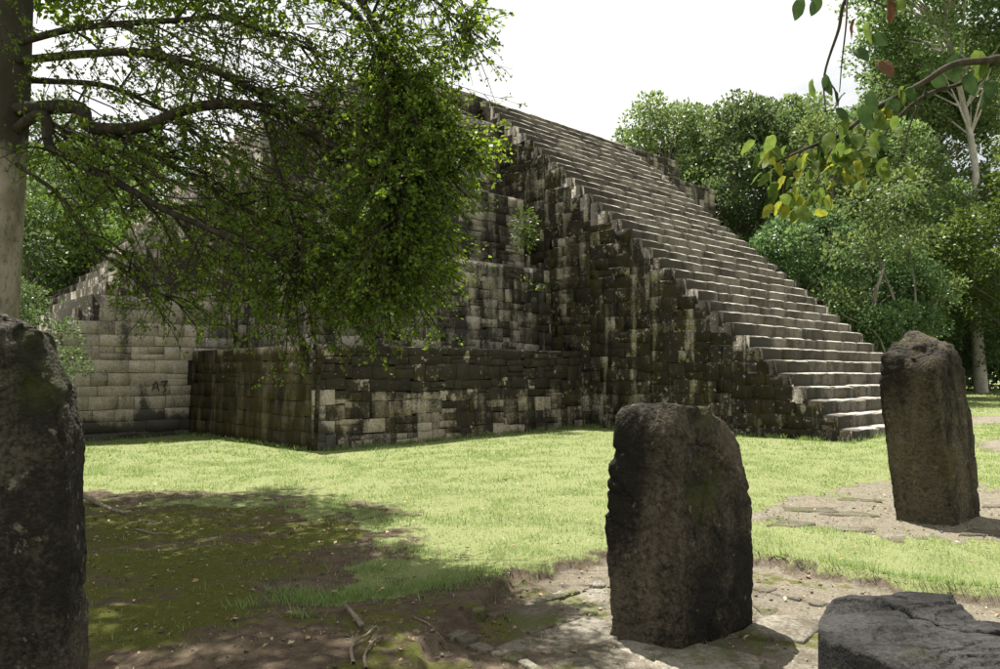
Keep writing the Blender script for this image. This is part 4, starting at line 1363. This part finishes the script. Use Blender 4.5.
# air plants on the boughs
def air_plant(px, py, d, s, label):
    c = at(px, py, d)
    m_ = MB()
    k = 46
    v = tr.normal(size=(k, 3))
    v /= np.linalg.norm(v, axis=1)[:, None]
    leaf_quads(m_, c + v * 0.01, v + np.array([0, 0, 0.15]), s * tr.uniform(0.6, 1.1, k), tr, 0.07, 0.03)
    o = m_.build('air_plant', M['bromeliad'], None, c)
    tag(o, label, 'air plant', 'spiky air plants on the tree boughs')
air_plant(331, 160, 6.65, 0.15, 'large dark spiky air plant on the bough above the dense hanging leaves')
air_plant(250, 87, 7.05, 0.11, 'dark spiky air plant on the upper bough against the sky')
air_plant(293, 128, 6.8, 0.09, 'small spiky air plant where the middle bough starts to droop')
air_plant(132, 205, 7.1, 0.13, 'hanging dark air plant on the lowest bough near the trunk')

# ------------------------------------------------------------------ forest
def forest_tree(seed, H, crown_r, crown_lo, leafmat, barkmat, ncl=40, per=330, leaf=0.3, tr_r=0.28, open_=0.0, lean=(0, 0)):
    """prototype: returns (trunk mesh, crown mesh) about the origin"""
    g = np.random.default_rng(seed)
    m_ = MB()
    top = np.array([lean[0], lean[1], H * 0.86])
    tp_ = smooth_path([(0, 0, -0.5), (0.1 * lean[0], 0.1 * lean[1], H * 0.2), (lean[0] * 0.45 + g.normal() * 0.2, lean[1] * 0.45 + g.normal() * 0.2, H * 0.5), top], 6)
    tube(m_, tp_, np.linspace(tr_r * 1.15, tr_r * 0.25, len(tp_)), 10)
    c_ = MB()
    for k in range(ncl):
        a = g.uniform(0, 2 * np.pi)
        zf = g.random()
        rr_ = crown_r * math.sin(math.pi * (0.12 + 0.80 * zf)) ** 0.7 * math.sqrt(g.random() * 0.75 + 0.25)
        z_ = crown_lo + (H - crown_lo) * zf
        c = np.array([lean[0] * z_ / H + rr_ * math.cos(a), lean[1] * z_ / H + rr_ * math.sin(a), z_])
        i = int(np.clip((z_ - 0.25 * rr_ - 0.5) / (H * 0.86), 0.15, 0.98) * (len(tp_) - 1))
        tube(m_, smooth_path([tp_[i], (tp_[i] * 0.5 + c * 0.5) + np.array([0, 0, 0.25]), c], 3), np.linspace(tr_r * 0.2, 0.02, 7), 5)
        s = crown_r * g.uniform(0.20, 0.36)
        kk = int(per * g.uniform(0.6, 1.3))
        v = g.normal(size=(kk, 3))
        v /= np.linalg.norm(v, axis=1)[:, None]
        v[:, 2] = np.where(v[:, 2] < -0.6, -v[:, 2], v[:, 2])
        rad_ = g.random(kk) ** 0.33
        p = c + v * rad_[:, None] * s * np.array([1, 1, 0.85])
        leaf_quads(c_, p, v + g.normal(size=(kk, 3)) * 0.6 + np.array([0, 0, -0.2]), leaf * g.uniform(0.6, 1.25, kk), g, 0.30, 0.08)
    return m_.mesh('trunk', M[barkmat], smooth=True), c_.mesh('crown', M[leafmat])

PROTO = {
    'round': forest_tree(1, 17, 4.4, 3.0, 'tree_leaf', 'far_bark', 74, 460, 0.24),
    'broad': forest_tree(2, 16, 5.2, 2.5, 'dark_leaf', 'far_bark', 80, 460, 0.25),
    'tall': forest_tree(3, 24, 4.6, 16.0, 'tree_leaf', 'pale_bark', 60, 520, 0.25, 0.30, lean=(-1.6, 0)),
    'slim': forest_tree(4, 15, 3.0, 4.0, 'tree_leaf', 'far_bark', 40, 460, 0.22, 0.16),
    'lime': forest_tree(5, 11, 4.2, 3.2, 'lime_leaf', 'far_bark', 52, 520, 0.19, 0.2),
    'low': forest_tree(6, 9, 3.6, 1.2, 'dark_leaf', 'far_bark', 50, 480, 0.21, 0.12),
}

def plant_tree(kind, px, d, scale, rot, label, group=None, sz=None, name=None):
    g = at(px, 373, d)
    z_ = on_ground(g[:2])
    e = empty(name or 'forest_tree', (g[0], g[1], z_))
    e.rotation_euler.z = R(rot)
    e.scale = (scale, scale, sz or scale)
    tag(e, label, 'tree', group or 'trees at the forest edge')
    for nm, me in zip(('trunk', 'crown'), PROTO[kind]):
        o = bpy.data.objects.new(nm, me)
        COL.objects.link(o)
        o.parent = e
    return e

plant_tree('tall', 981, 42, 1.08, 0, 'tallest forest tree with a bare white trunk at the right edge')
plant_tree('lime', 1030, 35, 1.05, 40, 'yellow-green leafy tree in front of the white trunk at far right')
plant_tree('round', 672, 48, 1.08, 20, 'rounded tree crown just right of the pyramid top against the sky')
plant_tree('broad', 738, 46, 1.06, 80, 'dark broad tree beside the blunt right corner of the upper terraces')
plant_tree('round', 790, 47, 1.06, 150, 'mid green tree rising behind the yellow leaves of the overhanging branch')
plant_tree('slim', 838, 40, 0.98, 10, 'slim tree behind the lower half of the stairway right edge')
plant_tree('broad', 880, 50, 1.12, 200, 'broad tree under the overhanging branch')
plant_tree('slim', 905, 38, 0.9, 100, 'slim grey-stemmed tree directly above the leaning standing stone')
plant_tree('round', 930, 46, 1.15, 260, 'full crowned tree just left of the white trunk')
plant_tree('tall', 915, 55, 1.05, 150, 'tall thin-crowned tree rising behind the forest below the top right corner')
plant_tree('round', 712, 56, 1.15, 300, 'paler tree filling the gap right of the rounded crown')
plant_tree('broad', 835, 54, 1.18, 20, 'tall broad tree behind the tips of the overhanging branch')
plant_tree('low', 800, 35, 0.95, 0, 'low dark bushy tree hugging the right edge of the stairway')
plant_tree('low', 868, 33, 0.8, 120, 'low dark bushy tree behind the foot of the stairway')
plant_tree('broad', 1090, 47, 1.0, 300, 'broad tree beyond the right edge of the white trunk')
plant_tree('low', 1010, 48, 0.9, 220, 'low dark bush behind the base of the white trunk')
plant_tree('low', 950, 44, 0.95, 60, 'low dark bush between the leaning stone and the white trunk')
# behind the left tree
plant_tree('lime', 75, 27, 0.85, 10, 'bright leafy tree behind the left wall near the pale trunk', 'trees behind the left wall')
plant_tree('broad', 20, 36, 0.9, 60, 'dark tree behind the pale trunk at the left edge', 'trees behind the left wall')
plant_tree('round', 120, 40, 0.85, 130, 'mid green tree rising above the low end of the left wall', 'trees behind the left wall')
plant_tree('low', 30, 24, 0.8, 200, 'low bush between the pale trunk and the left wall', 'trees behind the left wall')
plant_tree('broad', -120, 34, 1.0, 200, 'dark tree left of the pale trunk, cut by the left edge', 'trees behind the left wall')
plant_tree('round', -40, 44, 0.95, 20, 'far tree seen left of the pale trunk at the frame edge', 'trees behind the left wall')

plant_tree('low', 8, 14.5, 0.33, 30, 'leafy shrub just behind the near standing stone at left', 'trees behind the left wall', 0.36, 'leafy_shrub')
plant_tree('low', -30, 16, 0.4, 150, 'leafy shrub behind the pale trunk at the left edge', 'trees behind the left wall', None, 'leafy_shrub')
# crooked bare-stemmed small tree right of the stair
ck = empty('crooked_tree', (*at(893, 373, 31)[:2], on_ground(at(893, 373, 31)[:2])))
tag(ck, 'small crooked tree with pale bent bare stems beside the stairway', 'tree')
bz = ORIG[ck.name]
for pth, r0 in (([(893, 392), (882, 350), (872, 300), (876, 278), (890, 258)], 0.13), ([(893, 392), (898, 330), (885, 260), (862, 205)], 0.08), ([(895, 392), (908, 320), (912, 260), (905, 190)], 0.06),
                ([(891, 392), (875, 340), (840, 315)], 0.05), ([(896, 392), (920, 350), (935, 300)], 0.05)):
    m_ = MB()
    pts = [at(px, py, 31) for px, py in pth]
    pts[0][2] = bz[2] - 0.1
    for k in range(1, len(pts)): pts[k][1] += 0.5 * math.sin(k * 1.7 + r0 * 50)
    P = smooth_path(pts, 5)
    tube(m_, P, np.linspace(r0, 0.03, len(P)), 8)
    m_.build('stem', M['far_bark'], ck, P[0], smooth=True)
m_ = MB()
g = np.random.default_rng(9)
for (px, py) in ((890, 245), (862, 200), (905, 185), (838, 300), (938, 290), (880, 220), (915, 240), (850, 250)):
    c = at(px, py, 31)
    k = 420
    v = g.normal(size=(k, 3))
    v /= np.linalg.norm(v, axis=1)[:, None]
    leaf_quads(m_, c + v * (g.random(k) ** 0.4)[:, None] * np.array([1.2, 1.1, 0.8]), v + g.normal(size=(k, 3)) * 0.6, 0.2 * g.uniform(0.6, 1.2, k), g)
m_.build('crown', M['tree_leaf'], ck, bz)

# undergrowth and the wood behind: one mass
def undergrowth(name, label, n, gen, mat, leaf, seed):
    g = np.random.default_rng(seed)
    x, y, top = gen(g, n)
    z = gheight(x, y)
    h = top * (0.65 + 0.5 * fbm(np.c_[x * 0.35, y * 0.35, x * 0], 3, seed)) * g.random(n) ** 0.6
    p = np.c_[x, y, z + h]
    # gather into clumps
    p = p + 0.5 * np.stack([vnoise(p * 0.9, 1), vnoise(p * 0.9, 2), vnoise(p * 0.9, 3)], 1)
    m_ = MB()
    leaf_quads(m_, p, g.normal(size=(n, 3)) + np.array([0, 0, -0.2]), leaf * g.uniform(0.6, 1.3, n), g)
    o = m_.build(name, M[mat], None, (float(x.mean()), float(y.mean()), 0))
    tag(o, label, 'undergrowth', kind='stuff')

def right_band(g, n):
    px = g.uniform(690, 1330, n)
    d = np.interp(px, [690, 800, 900, 1000, 1330], [44, 38, 40, 46, 46]) + g.random(n) ** 1.5 * 9
    return (px - 500) / F_PX * d, d, np.full(n, 4.2)

def far_band(g, n):
    px = g.uniform(560, 1500, n)
    d = 60 + g.random(n) * 10
    return (px - 500) / F_PX * d, d, np.full(n, 13.0)

def left_band(g, n):
    px = g.uniform(-420, 170, n)
    d = np.interp(px, [-420, 60, 170], [34, 33, 36]) + g.random(n) * 9
    return (px - 500) / F_PX * d, d, np.full(n, 4.5)

undergrowth('forest_undergrowth', 'dense dark green undergrowth at the foot of the forest', 30000, right_band, 'dark_leaf', 0.34, 3)
undergrowth('far_woodland', 'solid wood of distant trees closing the view behind the forest edge', 34000, far_band, 'dark_leaf', 0.6, 4)
undergrowth('left_undergrowth', 'leafy undergrowth behind the left wall', 16000, left_band, 'tree_leaf', 0.34, 5)

# plants rooted in the pyramid walls
def wall_plant(pt, s, n, label):
    g = np.random.default_rng(int(abs(pt[0] * 100)))
    m_ = MB()
    v = g.normal(size=(n, 3))
    v /= np.linalg.norm(v, axis=1)[:, None]
    c = pt + v * (g.random(n) ** 0.5)[:, None] * s * np.array([0.55, 0.45, 1.0])
    leaf_quads(m_, c, v + np.array([0.2, -0.3, -0.3]) + g.normal(size=(n, 3)) * 0.5, 0.11 * g.uniform(0.6, 1.3, n), g, 0.22)
    st_ = MB()
    for k in range(6):
        q = pt + g.normal(size=3) * s * np.array([0.3, 0.3, 0.5])
        tube(st_, np.array([pt + np.array([0, 0.2, -s * 0.7]), (pt + q) / 2, q]), [0.012, 0.008, 0.004], 4)
    e = empty('wall_plant', pt)
    tag(e, label, 'plant')
    st_.build('stem', M['twig'], e, pt)
    m_.build('leaves', M['fern'], e, pt)
wall_plant(W(7.0, 1.0, 0)[:3] * np.array([1, 1, 0]) + np.array([0, 0, 5.6]), 0.75, 420, 'green shrub rooted on the ledge beside the stairway flank')

# ------------------------------------------------------------------ overhanging branch, upper right
ob_base = np.array([4.3, 2.9])
otree = empty('overhanging_tree', (ob_base[0], ob_base[1], on_ground(ob_base)))
tag(otree, 'nearby branch with broad green and yellow leaves hanging in from the upper right', 'tree')
m = MB()
tk = smooth_path([(ob_base[0], ob_base[1], -0.3), (ob_base[0] + 0.05, ob_base[1], 1.5), (ob_base[0] - 0.05, ob_base[1], 3.6), (ob_base[0] + 0.1, ob_base[1] + 0.1, 6.0)], 6)
tube(m, tk, np.linspace(0.17, 0.05, len(tk)), 12)
m.build('trunk', M['far_bark'], otree, tk[0], smooth=True)

def obranch(pts, r0, r1):
    P = smooth_path(pts, 6)
    m_ = MB()
    tube(m_, P + 0.006 * np.stack([vnoise(P * 7, 1), vnoise(P * 7, 2), vnoise(P * 7, 3)], 1), np.linspace(r0, r1, len(P)), 7)
    m_.build('branch', M['twig'], otree, P[0], smooth=True)
    return P
D = 2.5
bp = [obranch([tk[12], at(1120, 30, 2.7), at(1000, 58, 2.6), at(955, 64, D), at(920, 84, D), at(870, 112, D), at(840, 134, 2.45), at(800, 152, 2.4), at(775, 163, 2.4)], 0.016, 0.0035),
      obranch([at(1000, 58, 2.6), at(965, 82, 2.65), at(925, 95, 2.6), at(895, 120, 2.6), at(880, 140, 2.6)], 0.009, 0.003),
      obranch([at(925, 90, 2.6), at(912, 120, 2.6), at(900, 165, 2.6)], 0.004, 0.002),
      obranch([tk[14], at(1050, -60, 2.6), at(900, -40, 2.5), at(852, -8, 2.45), at(838, 30, 2.45), at(825, 75, 2.45), at(826, 112, 2.4)], 0.012, 0.002),
      obranch([at(850, -6, 2.45), at(846, 20, 2.4), at(842, 60, 2.4), at(840, 92, 2.4)], 0.004, 0.0015),
      obranch([at(870, 112, D), at(862, 140, D), at(850, 165, D)], 0.004, 0.002),
      obranch([at(840, 134, 2.45), at(825, 160, 2.4), at(812, 190, 2.4)], 0.004, 0.002),
      obranch([at(800, 152, 2.4), at(785, 180, 2.4), at(782, 205, 2.4)], 0.003, 0.0015),
      obranch([at(855, -8, 2.45), at(885, 5, 2.5), at(892, 10, 2.5)], 0.003, 0.0015)]

def broad_leaf(mat):
    """pointed oval leaf 1 m long on x with a folded midrib and drooping tip"""
    m_ = MB()
    n = 9
    xs_ = np.linspace(0, 1, n)
    wd = 0.30 * np.sin(np.pi * xs_ ** 0.85) ** 0.8
    V, Q = [], []
    for k in range(n):
        dz = -0.22 * xs_[k] ** 2 + 0.03 * math.sin(xs_[k] * 7)
        V += [(xs_[k], -wd[k], dz + 0.35 * wd[k] + 0.02 * math.sin(k * 2.3)), (xs_[k], 0, dz), (xs_[k], wd[k], dz + 0.2 * wd[k] + 0.025 * math.sin(k * 1.7))]
    for k in range(n - 1):
        Q += [[3 * k, 3 * k + 3, 3 * k + 4, 3 * k + 1], [3 * k + 1, 3 * k + 4, 3 * k + 5, 3 * k + 2]]
    m_.add(V, Q)
    return m_.mesh('leaf', M[mat], smooth=True)
LEAF = {k: broad_leaf(k) for k in ('big_green', 'big_dark', 'big_yellow', 'big_rust')}
og = np.random.default_rng(77)

def put_leaf(px, py, d, size, kind, droop=-0.9):
    p = at(px, py, d)
    o = bpy.data.objects.new('leaf', LEAF[kind])
    COL.objects.link(o)
    o.parent = otree
    o.location = p - np.array(ORIG[otree.name])
    a = og.uniform(0, 2 * np.pi)
    v = Vector((math.cos(a) * 0.7, math.sin(a) * 0.7, droop + og.normal() * 0.3))
    q = v.to_track_quat('X', 'Z')
    o.rotation_mode = 'QUATERNION'
    from mathutils import Quaternion
    o.rotation_quaternion = q @ Quaternion((1, 0, 0), og.uniform(-1.2, 1.2))
    s = size * og.uniform(0.8, 1.15)
    o.scale = (s, s, s)
for (px, py, k) in ((810, 0, 'big_dark'), (820, -4, 'big_dark'), (804, -3, 'big_dark'), (888, -2, 'big_rust'), (899, -2, 'big_green'), (856, 18, 'big_rust'), (868, 22, 'big_green'), (872, 34, 'big_dark'),
                    (855, 50, 'big_dark'), (878, 62, 'big_rust'), (813, 78, 'big_green'), (826, 74, 'big_dark'), (830, 85, 'big_dark'), (846, 93, 'big_dark'), (870, 90, 'big_dark'), (836, 108, 'big_dark'), (858, 108, 'big_dark')):
    put_leaf(px, py, 2.42, 0.078, k)
for (px, py) in ((875, 116), (855, 128), (890, 100), (905, 88), (840, 138), (828, 140), (835, 150), (820, 132), (815, 150), (845, 145), (860, 140), (880, 130)) * 3:
    put_leaf(px + og.normal() * 4, py + og.normal() * 4, 2.45 + og.normal() * 0.06, 0.068, 'big_green' if og.random() < 0.8 else 'big_dark')
for (px, py) in ((765, 155), (772, 160), (780, 150), (790, 155), (800, 160), (775, 172), (785, 178), (790, 196), (782, 200), (776, 195), (795, 205), (812, 182), (820, 186), (808, 176), (826, 165), (840, 160), (850, 168),
                 (858, 172), (868, 178), (872, 160), (886, 120), (835, 175), (820, 150), (846, 150), (862, 155), (878, 172), (800, 188), (768, 150)) * 4:
    put_leaf(px + og.normal() * 9, py + og.normal() * 8, 2.42 + og.normal() * 0.08, 0.057, ('big_yellow' if og.random() < 0.30 else 'big_green'), -0.7)
for (px, py) in ((965, 75), (985, 62), (990, 80), (975, 50), (995, 95), (950, 60), (985, 88), (935, 70), (960, 55)):
    put_leaf(px, py, 2.6, 0.08, 'big_dark' if og.random() < 0.6 else 'big_green')
# the rest of that tree's crown, out of frame
m_ = MB()
for _ in range(26):
    c = np.array([ob_base[0] + 0.9, ob_base[1] - 1.2, 6.2]) + og.normal(size=3) * np.array([1.2, 1.0, 0.6])
    k = 60
    v = og.normal(size=(k, 3))
    leaf_quads(m_, c + v * 0.28, v + np.array([0, 0, -0.4]), 0.11 * og.uniform(0.7, 1.2, k), og)
m_.build('crown', M['big_green'], otree, (ob_base[0], ob_base[1], 6))
